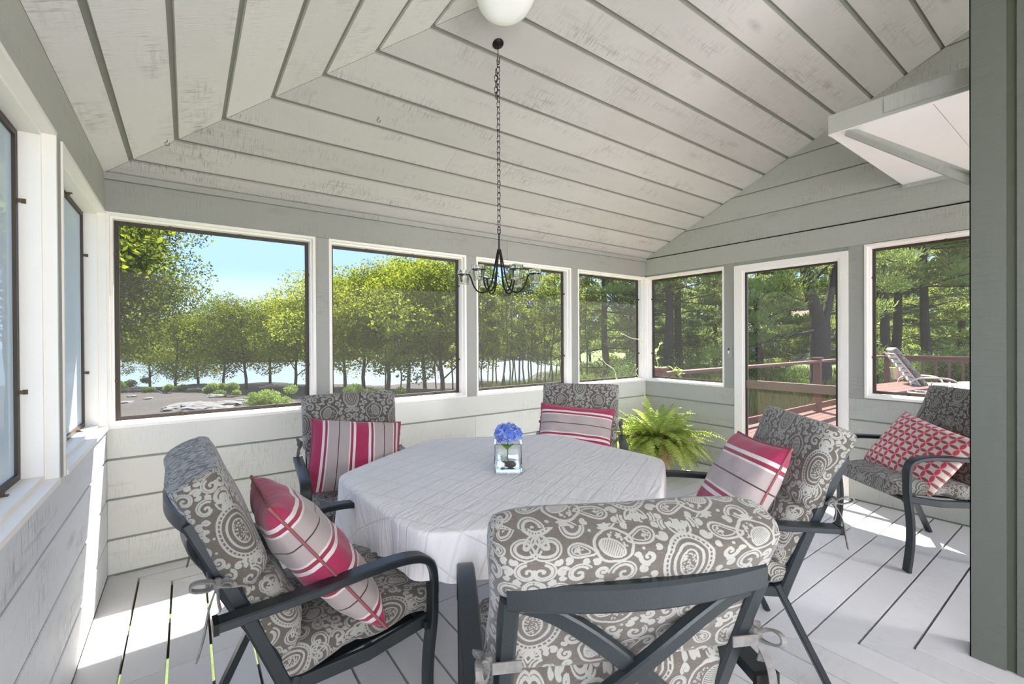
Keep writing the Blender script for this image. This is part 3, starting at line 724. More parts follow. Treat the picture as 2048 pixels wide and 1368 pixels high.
def make_chair(label, loc, rz, group):
    t = thing('patio_chair', label, 'chair', loc, rz, group)
    for s in (1, -1):
        y = .30*s
        leg = smooth([(.258, y, 0.002), (.236, y, .16), (.236, y, .30), (.256, y, .44), (.256, y, .52)], 2)
        obj('front_leg', MB().bar(leg, .048, .024), m_metal, t, True)
        arm = smooth([(.256, y, .52), (.256, y, .59), (.234, y, .64), (.15, y, .660), (0, y, .655), (-.14, y, .645), (-.34, y, .642)], 2)
        a = obj('armrest', MB().bar(arm, .052, .024), m_metal, t, True)
        obj('end_cap', MB().box((-.352, y-.026, .628), (-.340, y+.026, .656)), m_black, a)
        yb = .245*s
        up_ = smooth([(-.17, yb, .36), (-.20, yb, .44), (-.29, yb, .66), (-.395, yb, .895)], 2)
        obj('back_upright', MB().bar(up_, .036, .040), m_metal, t, True)
        obj('rear_leg', MB().bar([(-.15, yb, .40), (-.34, yb*1.1, .002)], .040, .024), m_metal, t)
        obj('seat_rail', MB().bar([(.254, .27*s, .415), (.05, .27*s, .385), (-.18, yb, .37)], .022, .040), m_metal, t)
    rail = [(-.395-.035*(1-(k/8-1)**2), .248*(k/8-1), .895) for k in range(17)]
    obj('top_rail', MB().bar(rail, .036, .050, (1, 0, 0)), m_metal, t, True)
    def backx(z): return -.20-(z-.44)*.43
    for s in (1, -1):
        pts = []
        for k in range(17):
            f = k/16; ang = f*PI/2
            yy_ = s*(-.225+.44*f**.85); zz = .868-.43*f**1.3
            pts.append((backx(zz)-.05*math.sin(PI*f)-.006*s, yy_, zz))
        obj('cross_bar', MB().bar(pts, .022, .036, (1, 0, .4)), m_metal, t, True)
    obj('lower_rail', MB().bar([(backx(.44), -.26, .44), (backx(.44)-.02, 0, .44), (backx(.44), .26, .44)], .022, .036, (1, 0, 0)), m_metal, t)
    sf = MB().bar([(.243, -.30, .41), (.243, .30, .41)], .035, .022, (1, 0, 0)); sf.bar([(-.17, -.26, .37), (-.17, .26, .37)], .035, .022, (1, 0, 0))
    for k in range(5): sf.bar([(.243, -.2+.1*k, .400), (-.17, -.2+.1*k, .362)], .04, .004)
    obj('seat_frame', sf, m_metal, t)
    sp_ = lerp_path([(.30, .455), (.19, .468), (0, .452), (-.215, .432)], 34)
    sc_ = obj('seat_cushion', cushion(sp_, .515, .095, [(.30, .12, .03)], seed=1, vs=.1), None, t)
    b0 = Vector((-.165, 0, .475)); up2 = Vector((-.385, 0, .923))
    bp = lerp_path([(b0.x, b0.z), (b0.x+up2.x*.36, b0.z+up2.z*.36), (b0.x+up2.x*.57-.004, b0.z+up2.z*.57+.006)], 56)
    bc = obj('back_cushion', cushion(bp, .555, .125, [(.245, .42, .016), (.02, .25, .03)], wprof=lambda q: .93+.07*min(1, max(0, (q-.36)/.12)), seed=2, vs=.45), None, t)
    for s in (1, -1):
        zt = .735; x0 = backx(zt); yb = .245*s
        mb = MB().bar([(x0-.03, yb-.028*s, zt), (x0-.03, yb+.028*s, zt)], .022, .004, (0, 0, 1))
        kx, ky = x0-.012, yb+.034*s
        mb.lathe([(.002, -.014), (.013, -.008), (.015, .004), (.006, .014)], 8, Matrix.Translation((kx, ky, zt)), True)
        loop = smooth([(kx, ky, zt), (kx-.02, ky+.02*s, zt+.022), (kx-.055, ky+.022*s, zt+.028), (kx-.06, ky+.02*s, zt+.008), (kx-.02, ky+.008*s, zt-.008), (kx, ky, zt)], 2)
        mb.bar(loop, .014, .005, (0, 1, .3))
        mb.bar(smooth([(kx, ky, zt), (kx+.02, ky+.022*s, zt+.014), (kx+.035, ky+.02*s, zt-.006), (kx, ky, zt-.004)], 2), .016, .005, (0, 1, .3))
        mb.bar(smooth([(kx, ky, zt), (kx-.022, ky+.02*s, zt-.05), (kx-.03, ky+.022*s, zt-.11), (kx-.045, ky+.014*s, zt-.17)], 2), .016, .004, (.3, 1, 0))
        mb.bar(smooth([(kx, ky, zt), (kx-.002, ky+.02*s, zt-.03), (kx+.004, ky+.016*s, zt-.062)], 2), .015, .004, (.3, 1, 0))
        obj('cushion_tie', mb, m_tie, bc)
    return t
GRP = 'cushioned metal patio chairs'
CH = {}
CH['left'] = make_chair('charcoal metal patio chair at left of the table, seen from its side', (.388, 1.650, 0), math.radians(2), GRP)
def dup_chair(key, label, loc, deg):
    c = copy_tree(CH['left']); c.location = loc; c.rotation_euler = (0, 0, math.radians(deg)); c['label'] = label; CH[key] = c
dup_chair('front', 'charcoal metal patio chair closest to the viewer with its crossed back frame showing', (.865, .889, 0), 62.4)
dup_chair('right', 'charcoal metal patio chair at right of the table with its back towards the screen door', (1.90, 1.09, 0), 138)
dup_chair('backleft', 'charcoal metal patio chair in front of the large window, facing the table', (.79, 2.55, 0), -97)
dup_chair('back', 'charcoal metal patio chair at the far side of the table beside the fern', (2.11, 2.17, 0), 222)
dup_chair('wall', 'charcoal metal patio chair standing apart against the right wall with a lattice print cushion', (3.745, .825, 0), 141)

# ------------------------------------------------------------------ throw pillows
def pillow_mesh(w, h, t, mat, rot=False, su=1, sv=1, seed=0, off=0.0):
    n = 26; V = []; UV = []; rg = np.random.default_rng(seed); ph = rg.uniform(0, 6, 6)
    for side in (1, -1):
        for i in range(n+1):
            for j in range(n+1):
                u, v = -1+2*i/n, -1+2*j/n
                uu, vv = math.sin(u*PI/2)*.35+u*.65, math.sin(v*PI/2)*.35+v*.65
                pf = max(0, (1-abs(uu)**2.6)*(1-abs(vv)**2.6))**.45
                x = uu*w/2*(1-.05*(1-abs(vv)**2)*abs(uu)**3*0-.055*(1-vv*vv)*abs(uu)**2); y = vv*h/2*(1-.055*(1-uu*uu)*abs(vv)**2)
                wr = .006*math.sin(9*uu+ph[0]+3*vv)*math.sin(7*vv+ph[1])*pf+.0015*math.sin(26*uu+ph[2])*abs(vv)**4
                V.append((x, y, side*(t/2*pf)+wr))
                a, b = (uu*.5+.5)*su, (vv*.5+.5)*sv
                UV.append((b, a+off) if rot else (a, b+off))
    Fq = []; m_ = (n+1)**2
    for i in range(n):
        for j in range(n):
            a = i*(n+1)+j; q = (a, a+n+1, a+n+2, a+1); Fq.append(q); Fq.append(tuple(m_+k for k in q[::-1]))
    me = npmesh('pillow_cover', V, Fq, mat, UV); me.polygons.foreach_set('use_smooth', [True]*len(me.polygons))
    edge = [V[i*(n+1)] for i in range(n+1)]+[V[n*(n+1)+j] for j in range(1, n+1)]+[V[i*(n+1)+n] for i in range(n-1, -1, -1)]+[V[j] for j in range(n-1, 0, -1)]
    return me, edge
def pillow(label, chair, lx, ly_, lz, lean, roll=0, yaw=0, w=.47, h=.44, t=.17, mat=None, rot=False, su=1, sv=1, off=0.0, seed=0, piping=True, group='striped throw pillows'):
    th = thing('throw_pillow', label, 'pillow', (0, 0, 0), 0, group)
    me, edge = pillow_mesh(w, h, t, mat or m_stripe, rot, su, sv, seed, off)
    obj('pillow_cover', me, None, th)
    if piping: obj('piping', MB().tube([Vector(e)*1.008 for e in edge+edge[:1]], .0045, 6, False), m_piping, th, True)
    le = math.radians(lean)
    R = Matrix.Rotation(math.radians(yaw), 3, 'Z') @ Matrix((Vector((0, 1, 0)), Vector((-math.sin(le), 0, math.cos(le))), Vector((math.cos(le), 0, math.sin(le))))).transposed() @ Matrix.Rotation(math.radians(roll), 3, 'Z')
    ch = Matrix.Translation(chair.location) @ Matrix.Rotation(chair.rotation_euler.z, 4, 'Z')
    M_ = ch @ (Matrix.Translation((lx, ly_, lz)) @ R.to_4x4())
    th.matrix_world = M_
    return th
pillow('pink and grey striped throw pillow leaning in the left chair', CH['left'], -.055, -.065, .67, 36, roll=-4, w=.46, h=.53, off=.12, sv=2.10)
pillow('striped throw pillow on the right chair, red band at its top edge', CH['right'], -.085, .02, .685, 28, roll=4, yaw=0, w=.48, h=.50, off=.72, sv=1.50, seed=3)
pillow('striped throw pillow with upright stripes in the chair by the large window', CH['backleft'], -.03, -.02, .70, 32, roll=-8, w=.50, h=.42, rot=True, su=2.0, off=.06, seed=4)
pillow('striped throw pillow lying level in the far chair beside the fern', CH['back'], -.01, -.02, .70, 26, roll=-4, w=.50, h=.42, off=.62, sv=1.56, seed=5)
pillow('red and white lattice print throw pillow on the chair by the right wall', CH['wall'], .0, .05, .635, 34, roll=-14, yaw=12, w=.50, h=.42, mat=m_lattice, su=10, sv=8.5, seed=6, piping=False, group='lattice throw pillow')

# ------------------------------------------------------------------ table, cloth
TC = Vector((1.306, 1.820, 0)); TZ = .715; A0 = math.radians(33.5)
def hexr(phi, R=.835):
    a = (phi-A0) % (PI/3)-PI/6; q = R*math.cos(PI/6)/math.cos(a); return -math.log(math.exp(-q*55)+math.exp(-.818*55))/55
tb = thing('patio_table', 'six sided patio table hidden beneath the white cloth', 'table', TC, 0)
mb = MB(); mb.prism([(.75*math.cos(A0+k*PI/3), .75*math.sin(A0+k*PI/3), TZ-.03) for k in range(6)], (0, 0, .025)); obj('tabletop', mb, m_metal, tb)
for k in range(6):
    a = A0+k*PI/3; c, s = math.cos(a), math.sin(a)
    if k % 2 == 0: obj('table_leg', MB().bar(smooth([(c*.62, s*.62, TZ-.03), (c*.55, s*.55, .4), (c*.62, s*.62, .002)], 2), .045, .03, (-s, c, 0)), m_metal, tb, True)
obj('apron', MB().lathe([(.62, TZ-.09), (.62, TZ-.03), (.60, TZ-.03), (.60, TZ-.09), (.62, TZ-.09)], 6, Matrix.Rotation(A0, 4, 'Z')), m_metal, tb)
m_cloth, nt_, b_ = newmat('white_tablecloth'); L_ = nt_.links.new
uvn = N(nt_, 'ShaderNodeUVMap'); mp_ = N(nt_, 'ShaderNodeMapping'); mp_.inputs['Rotation'].default_value = (0, 0, math.radians(-27.5)); L_(uvn.outputs[0], mp_.inputs[0])
sx = N(nt_, 'ShaderNodeSeparateXYZ'); L_(mp_.outputs[0], sx.inputs[0])
def gline(out, per, wd):
    a = N(nt_, 'ShaderNodeMath', operation='DIVIDE'); a.inputs[1].default_value = per; L_(out, a.inputs[0])
    f = N(nt_, 'ShaderNodeMath', operation='FRACT'); L_(a.outputs[0], f.inputs[0])
    p = N(nt_, 'ShaderNodeMath', operation='PINGPONG'); p.inputs[1].default_value = .5; L_(f.outputs[0], p.inputs[0])
    r = N(nt_, 'ShaderNodeMapRange'); r.inputs[1].default_value = wd/per; r.inputs[2].default_value = 0; L_(p.outputs[0], r.inputs[0]); return r.outputs[0]
gx, gy = gline(sx.outputs['X'], .15, .006), gline(sx.outputs['Y'], .098, .006)
gm = N(nt_, 'ShaderNodeMath', operation='MAXIMUM'); L_(gx, gm.inputs[0]); L_(gy, gm.inputs[1])
cx_ = N(nt_, 'ShaderNodeTexNoise'); cx_.inputs['Scale'].default_value = 1; cx_.inputs['Detail'].default_value = 5; cx_.inputs['Distortion'].default_value = .6
ms = N(nt_, 'ShaderNodeVectorMath', operation='MULTIPLY'); ms.inputs[1].default_value = (26, 90, 30); L_(mp_.outputs[0], ms.inputs[0]); L_(ms.outputs[0], cx_.inputs[0])
cn2 = N(nt_, 'ShaderNodeTexNoise'); cn2.inputs['Scale'].default_value = 7; cn2.inputs['Detail'].default_value = 4; cn2.inputs['Distortion'].default_value = 2.0
ms2 = N(nt_, 'ShaderNodeVectorMath', operation='MULTIPLY'); ms2.inputs[1].default_value = (.6, 2.2, 1); L_(mp_.outputs[0], ms2.inputs[0]); L_(ms2.outputs[0], cn2.inputs[0])
h1 = N(nt_, 'ShaderNodeMath', operation='MULTIPLY_ADD'); h1.inputs[1].default_value = -1.1; L_(gm.outputs[0], h1.inputs[0]); L_(cx_.outputs[0], h1.inputs[2])
bA = N(nt_, 'ShaderNodeBump'); bA.inputs['Strength'].default_value = .5; bA.inputs['Distance'].default_value = .0035; L_(h1.outputs[0], bA.inputs['Height'])
bB = N(nt_, 'ShaderNodeBump'); bB.inputs['Strength'].default_value = .55; bB.inputs['Distance'].default_value = .02; L_(cn2.outputs[0], bB.inputs['Height']); L_(bA.outputs[0], bB.inputs['Normal'])
cmx = N(nt_, 'ShaderNodeMix', data_type='RGBA'); cmx.inputs[6].default_value = (.90, .89, .885, 1); cmx.inputs[7].default_value = (.80, .79, .78, 1); L_(gm.outputs[0], cmx.inputs[0])
L_(cmx.outputs[2], b_.inputs['Base Color']); b_.inputs['Roughness'].default_value = .9; L_(bB.outputs[0], b_.inputs['Normal'])
trn = N(nt_, 'ShaderNodeBsdfTranslucent'); trn.inputs[0].default_value = (.80, .66, .58, 1); mxs_ = N(nt_, 'ShaderNodeMixShader'); mxs_.inputs[0].default_value = .22
L_(b_.outputs[0], mxs_.inputs[1]); L_(trn.outputs[0], mxs_.inputs[2]); L_(mxs_.outputs[0], nt_.nodes['Material Output'].inputs[0])
NA = 240; V = []; UVc = []; prof = []
rad = [i/14 for i in range(15)]
def drop(phi):
    d = math.degrees(phi) % 360
    def bump(c, wd): x = min(abs(d-c), 360-abs(d-c)); return math.exp(-(x/wd)**2)
    return .16+.22*bump(162, 18)+.22*bump(-27 % 360, 20)+.06*bump(35, 26)+.06*bump(93, 26)+.0*bump(215, 20)+.05*bump(272, 26)
rg_ = np.random.default_rng(2)
nrows = 0
for phi_i in range(NA+1):
    phi = 2*PI*phi_i/NA; c, s = math.cos(phi), math.sin(phi); r0 = hexr(phi); col = []
    for t_ in rad: r = t_*(r0-.012); col.append((r, TZ+.002+.0015*math.sin(r*31+phi*3)*t_, r))
    er = .018
    for k in range(1, 5): a = PI/2*k/4; col.append((r0-.012+er*math.sin(a), TZ+.002-er*(1-math.cos(a)), r0-.012+er*a))
    D_ = drop(phi)-er; corner = abs(((phi-A0+PI/6) % (PI/3))-PI/6)/(PI/6)  # 0 at corner
    for k in range(1, 11):
        f = k/10; rip = (.012*math.sin(phi*23)+.010*math.sin(phi*41+1)+(.012+.03*max(0, math.cos(2*(phi-math.radians(155)))))*math.exp(-(corner/.35)**2))*f*min(1, D_/.2)
        col.append((r0-.012+er+rip, TZ-.016-D_*f, r0+er+D_*f))
    nrows = len(col)
    for (r, z, ur) in col: V.append((TC.x+r*c, TC.y+r*s, z)); UVc.append((ur*c, ur*s))
Fq = [(i*nrows+k, i*nrows+k+1, (i+1)*nrows+k+1, (i+1)*nrows+k) for i in range(NA) for k in range(nrows-1)]
me = npmesh('tablecloth', V, Fq, m_cloth, UVc); me.polygons.foreach_set('use_smooth', [True]*len(me.polygons))
tag(obj('tablecloth', me, None), 'creased white windowpane weave cloth draped over the six sided table', 'tablecloth')

# ------------------------------------------------------------------ vase with hydrangea
VZ = TZ+.0045; VC = Vector((1.262, 1.778, VZ))
vs_ = thing('flower_vase', 'square clear glass vase standing in the middle of the table', 'vase', VC, math.radians(54.5))
def rbox(mb, hw, z0, z1, c=.006, flip=False):
    P = [(hw-c, hw), (hw, hw-c), (hw, -hw+c), (hw-c, -hw), (-hw+c, -hw), (-hw, -hw+c), (-hw, hw-c), (-hw+c, hw)]
    vs = [(x, y, z) for z in (z0, z1) for x, y in P]; n = 8
    return P, vs
g = MB(); hw = .066; VH = .135
P1, a_ = rbox(g, hw, 0, VH); P2, b2_ = rbox(g, hw-.007, .018, VH, .005)
vs = a_[:8]+a_[8:]+b2_[8:]+b2_[:8]; fs = [tuple(range(8))]
for r in range(3): fs += [(r*8+i, r*8+(i+1) % 8, (r+1)*8+(i+1) % 8, (r+1)*8+i) for i in range(8)]
fs.append(tuple(24+i for i in range(7, -1, -1)))
fs = [f[::-1] for f in fs]; g.add(vs, fs); me = g.mesh(); 
import bmesh
bm = bmesh.new(); bm.from_mesh(me); bmesh.ops.recalc_face_normals(bm, faces=bm.faces); bm.to_mesh(me); bm.free()
obj('glass_body', me, m_glass, vs_)
m_water = glassm('water', (.93, .97, .97), 0, 1.33)
wt = MB().box((-.0588, -.0588, .0185), (.0588, .0588, .058)); obj('water_fill', wt, m_water, vs_)
fl_ = thing('hydrangea', 'blue hydrangea bloom on a leafy stem in the glass vase', 'flower', VC+Vector((0, 0, 0)), math.radians(54.5))
obj('stem', MB().tube(smooth([(-.012, 0, .03), (-.006, .002, .08), (.004, 0, .13), (.01, 0, .165)], 2), .0025, 8), plain('stem_green', (.10, .13, .05), .6), fl_, True)
m_pet = []
for i, c in enumerate([(.16, .26, .72), (.26, .38, .82), (.42, .54, .88), (.12, .18, .58)]): m_pet.append(leafm('petal_%d' % i, tuple(x*.85 for x in c), tuple(min(1, x*1.15) for x in c), .25, 60))
heads = [MB() for _ in range(4)]
hr = random.Random(11)
for i in range(230):
    k = i+.5; zz = 1-1.5*k/230; ph = k*2.39996
    rr_ = math.sqrt(max(0, 1-zz*zz)); n = Vector((rr_*math.cos(ph), rr_*math.sin(ph), zz))
    c = Vector((n.x*.078+.018, n.y*.064, n.z*.046+.170))*1+n*hr.uniform(-.010, .006); n = (n+Vector((hr.uniform(-.6, .6), hr.uniform(-.6, .6), hr.uniform(-.4, .6)))).normalized()
    u = n.orthogonal().normalized(); u = Matrix.Rotation(hr.uniform(0, 6.28), 3, n) @ u; v_ = n.cross(u); mb = heads[hr.choice([0, 0, 1, 1, 2, 3])]
    rp = hr.uniform(.0085, .0125)
    for q in range(4):
        a = q*PI/2; d = u*math.cos(a)+v_*math.sin(a); e_ = n.cross(d)
        p0 = c; p1 = c+d*rp*.6+e_*rp*.42+n*.0015; p2 = c+d*rp+n*.003; p3 = c+d*rp*.6-e_*rp*.42+n*.0015
        mb.add([p0, p1, p2, p3], [(0, 1, 2, 3)])
for i, mb in enumerate(heads): obj('flower_head', mb, m_pet[i], fl_, kind='stuff')
def leaf_mesh(L_l, Wd, bend=.3, n=8):
    mb = MB(); vs = []
    for i in range(n+1):
        f = i/n; x = L_l*f; h = Wd*math.sin(PI*min(1, f*.97+.02))**.75*(1-.25*f); z = -bend*L_l*f*f
        vs += [(x, -h, z+h*.25), (x, 0, z), (x, h, z+h*.25)]
    fs = []
    for i in range(n):
        for k in (0, 1): a = i*3+k; fs.append((a, a+3, a+4, a+1))
    return mb.add(vs, fs)
m_hleaf = leafm('hydrangea_leaf', (.07, .17, .03), (.20, .36, .06), .3, 25)
for (p, rz_, ry_, L_l) in (((-.002, 0, .115), 3.1, -.55, .10), ((.0, 0, .10), .6, -.7, .05)):
    o = obj('leaf', leaf_mesh(L_l, L_l*.36, .5), m_hleaf, fl_, True); o.location = p; o.rotation_euler = (0, ry_, rz_)
o = obj('leaf', leaf_mesh(.06, .02, .15), m_hleaf, fl_, True); o.location = (.005, .01, .03); o.rotation_euler = (.2, -.25, .4)
pcn = MB()
pcn.lathe([(.012, .0), (.024, .006), (.027, .016), (.020, .026), (.010, .032)], 14, Matrix.Translation((-.022, -.012, .0195)), True)
for i in range(46):
    zz = i/46; a = i*2.4; r = .013+.014*math.sin(PI*(.2+.75*zz)); c = Vector((-.022+r*math.cos(a), -.012+r*math.sin(a), .0215+.028*zz))
    d = Vector((math.cos(a), math.sin(a), .5)).normalized()*.006; s_ = Vector((-math.sin(a), math.cos(a), 0))*.004
    pcn.add([c-s_, c+s_, c+d+s_*.5, c+d-s_*.5], [(0, 1, 2, 3)])
tag(obj('pine_cone', pcn, plain('cone_brown', (.20, .11, .07), .8)), 'small brown cone under water in the square glass vase', 'cone')
bpy.data.objects['pine_cone'].matrix_world = Matrix.Translation(VC) @ Matrix.Rotation(math.radians(54.5), 4, 'Z')

# ------------------------------------------------------------------ chandelier
CX, CY = 1.368, 2.00; CZ = zc_back(CY)
chn = thing('chandelier', 'black iron six arm candle chandelier hanging on a chain over the table', 'chandelier', (CX, CY, 1.60))
def lz(z): return z-1.60
nrm = Vector((0, -SL, -1)).normalized()
Mc = Matrix.Translation((0, 0, lz(CZ))) @ nrm.to_track_quat('Z', 'Y').to_matrix().to_4x4()
obj('ceiling_canopy', MB().lathe([(.030, 0), (.031, .004), (.024, .010), (.006, .014), (.0, .016)], 24, Mc), m_black, chn, True)
hk = smooth([(0, 0, lz(CZ)), (0, 0, lz(CZ)-.07), (-.010, 0, lz(CZ)-.10), (0, 0, lz(CZ)-.118), (.010, 0, lz(CZ)-.10), (.008, 0, lz(CZ)-.078), (.012, 0, lz(CZ)-.066)], 2)
obj('hook', MB().tube(hk, .0022, 6), m_black, chn, True)
z = lz(CZ)-.112; zend = lz(1.945); nl = int((z-zend)/.030); stp = (z-zend)/nl
def link_mesh():
    pts = [(.0095*math.cos(t)*(1), 0, .0135*math.sin(t)+(.006 if math.sin(t) > 0 else -.006 if math.sin(t) < 0 else 0)) for t in [2*PI*i/16 for i in range(17)]]
    return MB().tube(pts, .0018, 6, False)
lm = link_mesh().mesh('chain_link'); lm.materials.append(m_black)
for i in range(nl+1):
    o = obj('chain_link', lm, None, chn); o.location = (0, 0, z-stp*i); o.rotation_euler = (0, 0, PI/2*(i % 2)+.35)
for i in range(5): o = obj('chain_link', lm, None, chn); o.location = (-.013, 0, z-.05-stp*i); o.rotation_euler = (0, .05, PI/2*(i % 2)+.6)
rod = MB().tube([(0, 0, lz(1.925)), (0, 0, lz(1.83))], .004, 8); rod.tube([(.009*math.cos(2*PI*i/12), 0, lz(1.935)+.012*math.sin(2*PI*i/12)) for i in range(13)], .0025, 6, False)
rod.lathe([(.004, lz(1.845)), (.011, lz(1.838)), (.011, lz(1.825)), (.006, lz(1.815))], 12); obj('centre_rod', rod, m_black, chn, True)
for k in range(6):
    a = math.radians(-38+60*k); c, s = math.cos(a), math.sin(a)
    pr_ = smooth([(.006, lz(1.84)), (.022, lz(1.76)), (.036, lz(1.68)), (.052, lz(1.628)), (.082, lz(1.606)), (.118, lz(1.612)), (.140, lz(1.645)), (.152, lz(1.685)), (.160, lz(1.702))], 2)
    ar = obj('arm', MB().tube([(q.x*c, q.x*s, q.y) for q in [Vector((p[0], p[1], 0)) for p in pr_]], .0044, 7), m_black, chn, True)
    rg2 = MB().tube([(c*.192+.031*math.cos(t), s*.192+.031*math.sin(t), lz(1.705)) for t in [2*PI*i/20 for i in range(21)]], .003, 6, False)
    obj('cup_ring', rg2, m_black, ar, True)
    cup = MB().lathe([(.001, lz(1.654)), (.024, lz(1.654)), (.0305, lz(1.690)), (.036, lz(1.722)), (.035, lz(1.728)), (.032, lz(1.722)), (.027, lz(1.690)), (.021, lz(1.663)), (.001, lz(1.661))], 20, Matrix.Translation((c*.192, s*.192, 0)))
    obj('candle_cup', cup, m_glass, ar, True)

# globe ceiling light
gx_, gy_ = 1.19, 1.73; gz = zc_back(gy_)
gl = thing('globe_light', 'white opal glass ceiling light above the chandelier', 'light', (gx_, gy_, gz))
Mg = nrm.to_track_quat('Z', 'Y').to_matrix().to_4x4()
obj('fitter', MB().lathe([(.095, 0), (.095, .02), (.075, .035), (.070, .045)], 28, Mg), m_white, gl, True)
obj('opal_shade', MB().lathe([(.070, .040), (.095, .05), (.125, .08), (.140, .12), (.138, .155), (.126, .185), (.104, .205), (.07, .217), (.03, .222), (.001, .223)], 36, Mg), m_opal, gl, True)

# cup hooks in the ceiling
def hook(x, y, lab):
    z = zc_back(y) if YB-y < x-XL else ZC+SL*(x-XL)
    mb = MB().tube([(0, 0, .004), (0, 0, -.012)]+[(.010*math.cos(t)+.0, 0, -.022+.010*math.sin(t)) for t in [PI/2+2*PI*i/14*.85 for i in range(15)]], .0016, 6)
    o = tag(obj('cup_hook', mb, m_clip), lab, 'hook', 'small hooks screwed into the ceiling'); o.location = (x, y, z); return o
hook(.93, 2.62, 'tiny metal hook in the ceiling boards left of the chandelier chain'); hook(-.08, 3.08, 'tiny wire hook on the ceiling hip above the first window')

# ------------------------------------------------------------------ potted fern
FX, FY = 3.84, 2.80
pf = thing('potted_fern', 'sunlit bushy fern in a pale stone urn in the far corner', 'plant', (FX, FY, 0))
obj('pot', MB().lathe([(.001, .002), (.11, .002), (.125, .015), (.11, .04), (.14, .11), (.180, .19), (.198, .235), (.208, .245), (.208, .265), (.188, .265), (.178, .235), (.001, .235)], 28), m_pot, pf, True)
obj('soil', MB().lathe([(.001, .25), (.172, .24)], 20), m_soil, pf)
def frond(L_f, droop, seed):
    r = random.Random(seed); mb = MB(); pts = []; n = 26
    for i in range(n+1):
        f = i/n; ang = 1.25-droop*f; pts.append((pts[-1][0]+L_f/n*math.cos(ang), pts[-1][1]+L_f/n*math.sin(ang)) if pts else (0, 0))
    mb.tube([(x, 0, z) for x, z in pts], [.0022*(1-.7*i/n) for i in range(n+1)], 4, False)
    for i in range(3, n+1):
        f = i/n; ll = .052*math.sin(PI*min(1, .12+.86*f))**.7*(L_f/.5)**.5
        x, z = pts[i]; dx, dz = pts[i][0]-pts[i-1][0], pts[i][1]-pts[i-1][1]; q = math.hypot(dx, dz); dx /= q; dz /= q
        for s in (-1, 1):
            w_ = .0075; tip = Vector((x+dx*ll*.35, s*ll, z+dz*ll*.35-ll*.18+r.uniform(-.006, .006)))
            b0_ = Vector((x-dx*w_, 0, z-dz*w_)); b1_ = Vector((x+dx*w_, 0, z+dz*w_)); m1 = (b1_+tip)/2+Vector((dx*w_*.6, 0, dz*w_*.6)); m0 = (b0_+tip)/2
            mb.add([b0_, m0, tip, m1, b1_], [(0, 1, 3, 4), (1, 2, 3)])
    return mb
fr_m = [frond(L_, d, i).mesh('frond') for i, (L_, d) in enumerate([(.42, 1.9), (.50, 2.2), (.46, .9), (.56, 1.7), (.46, 2.9), (.42, 1.2)])]
for m_ in fr_m: m_.materials.append(m_fern)
frb = frond(.40, 2.4, 9).mesh('frond_b'); frb.materials.append(m_fernb)
fr = random.Random(4)
for i in range(290):
    a = i*2.39996+fr.uniform(-.2, .2); k = fr.randrange(6); me = frb if i % 11 == 0 else fr_m[k]
    o = obj('frond', me, None, pf); ti = fr.uniform(-.45, .45)
    o.location = (.07*math.cos(a)*fr.random(), .07*math.sin(a)*fr.random(), .235); o.rotation_euler = (fr.uniform(-.35, .35), ti, a); s_ = fr.uniform(.8, 1.25); o.scale = (s_, s_, s_)

# ------------------------------------------------------------------ outdoors: ground, water
def depth(x, y): return .587*x+.81*y
def ground_z(x, y):
    d = depth(x, y); left = np.clip((x-.95*y+6)/10, 0, 1)     # 0 = toward the water, 1 = inland on the right
    near = -.75-.010*np.clip(d, 0, 60)
    shore = np.clip((d-33-8*left*4)/6, 0, 1)
    z = near-.7*np.clip((d-8)/22, 0, 1)*(1-left)-3.2*shore*(1-left)+.35*left*np.clip((d-12)/30, 0, 3)
    z += .10*np.sin(x*.7+y*.3)*np.clip((d-6)/10, 0, 1)+.06*np.sin(y*1.3-x*.5)*np.clip((d-6)/10, 0, 1)
    return z
xs = np.r_[np.linspace(-60, -2, 50), np.linspace(-1.5, 30, 100), np.linspace(31, 110, 60)]; ysg = np.r_[np.linspace(-60, -2, 40), np.linspace(-1.5, 50, 130), np.linspace(51, 75, 20)]
X, Y = np.meshgrid(xs, ysg); Z = ground_z(X, Y); nx_, ny_ = len(xs), len(ysg)
V = np.c_[X.ravel(), Y.ravel(), Z.ravel()]; i_, j_ = np.meshgrid(np.arange(nx_-1), np.arange(ny_-1)); q_ = (j_*nx_+i_).ravel()
m_ground, nt_, b_ = newmat('ground'); L_ = nt_.links.new
g_ = N(nt_, 'ShaderNodeNewGeometry'); n1 = N(nt_, 'ShaderNodeTexNoise'); n1.inputs['Scale'].default_value = .35; n1.inputs['Detail'].default_value = 8; n1.inputs['Roughness'].default_value = .7; L_(g_.outputs['Position'], n1.inputs[0])
n2 = N(nt_, 'ShaderNodeTexNoise'); n2.inputs['Scale'].default_value = 5; n2.inputs['Detail'].default_value = 6; L_(g_.outputs['Position'], n2.inputs[0])
cr = N(nt_, 'ShaderNodeValToRGB'); el = cr.color_ramp.elements; el[0].position = .35; el[0].color = (.10, .09, .045, 1); el[1].position = .65; el[1].color = (.13, .20, .04, 1)
e = el.new(.5); e.color = (.10, .14, .035, 1); L_(n1.outputs[0], cr.inputs[0])
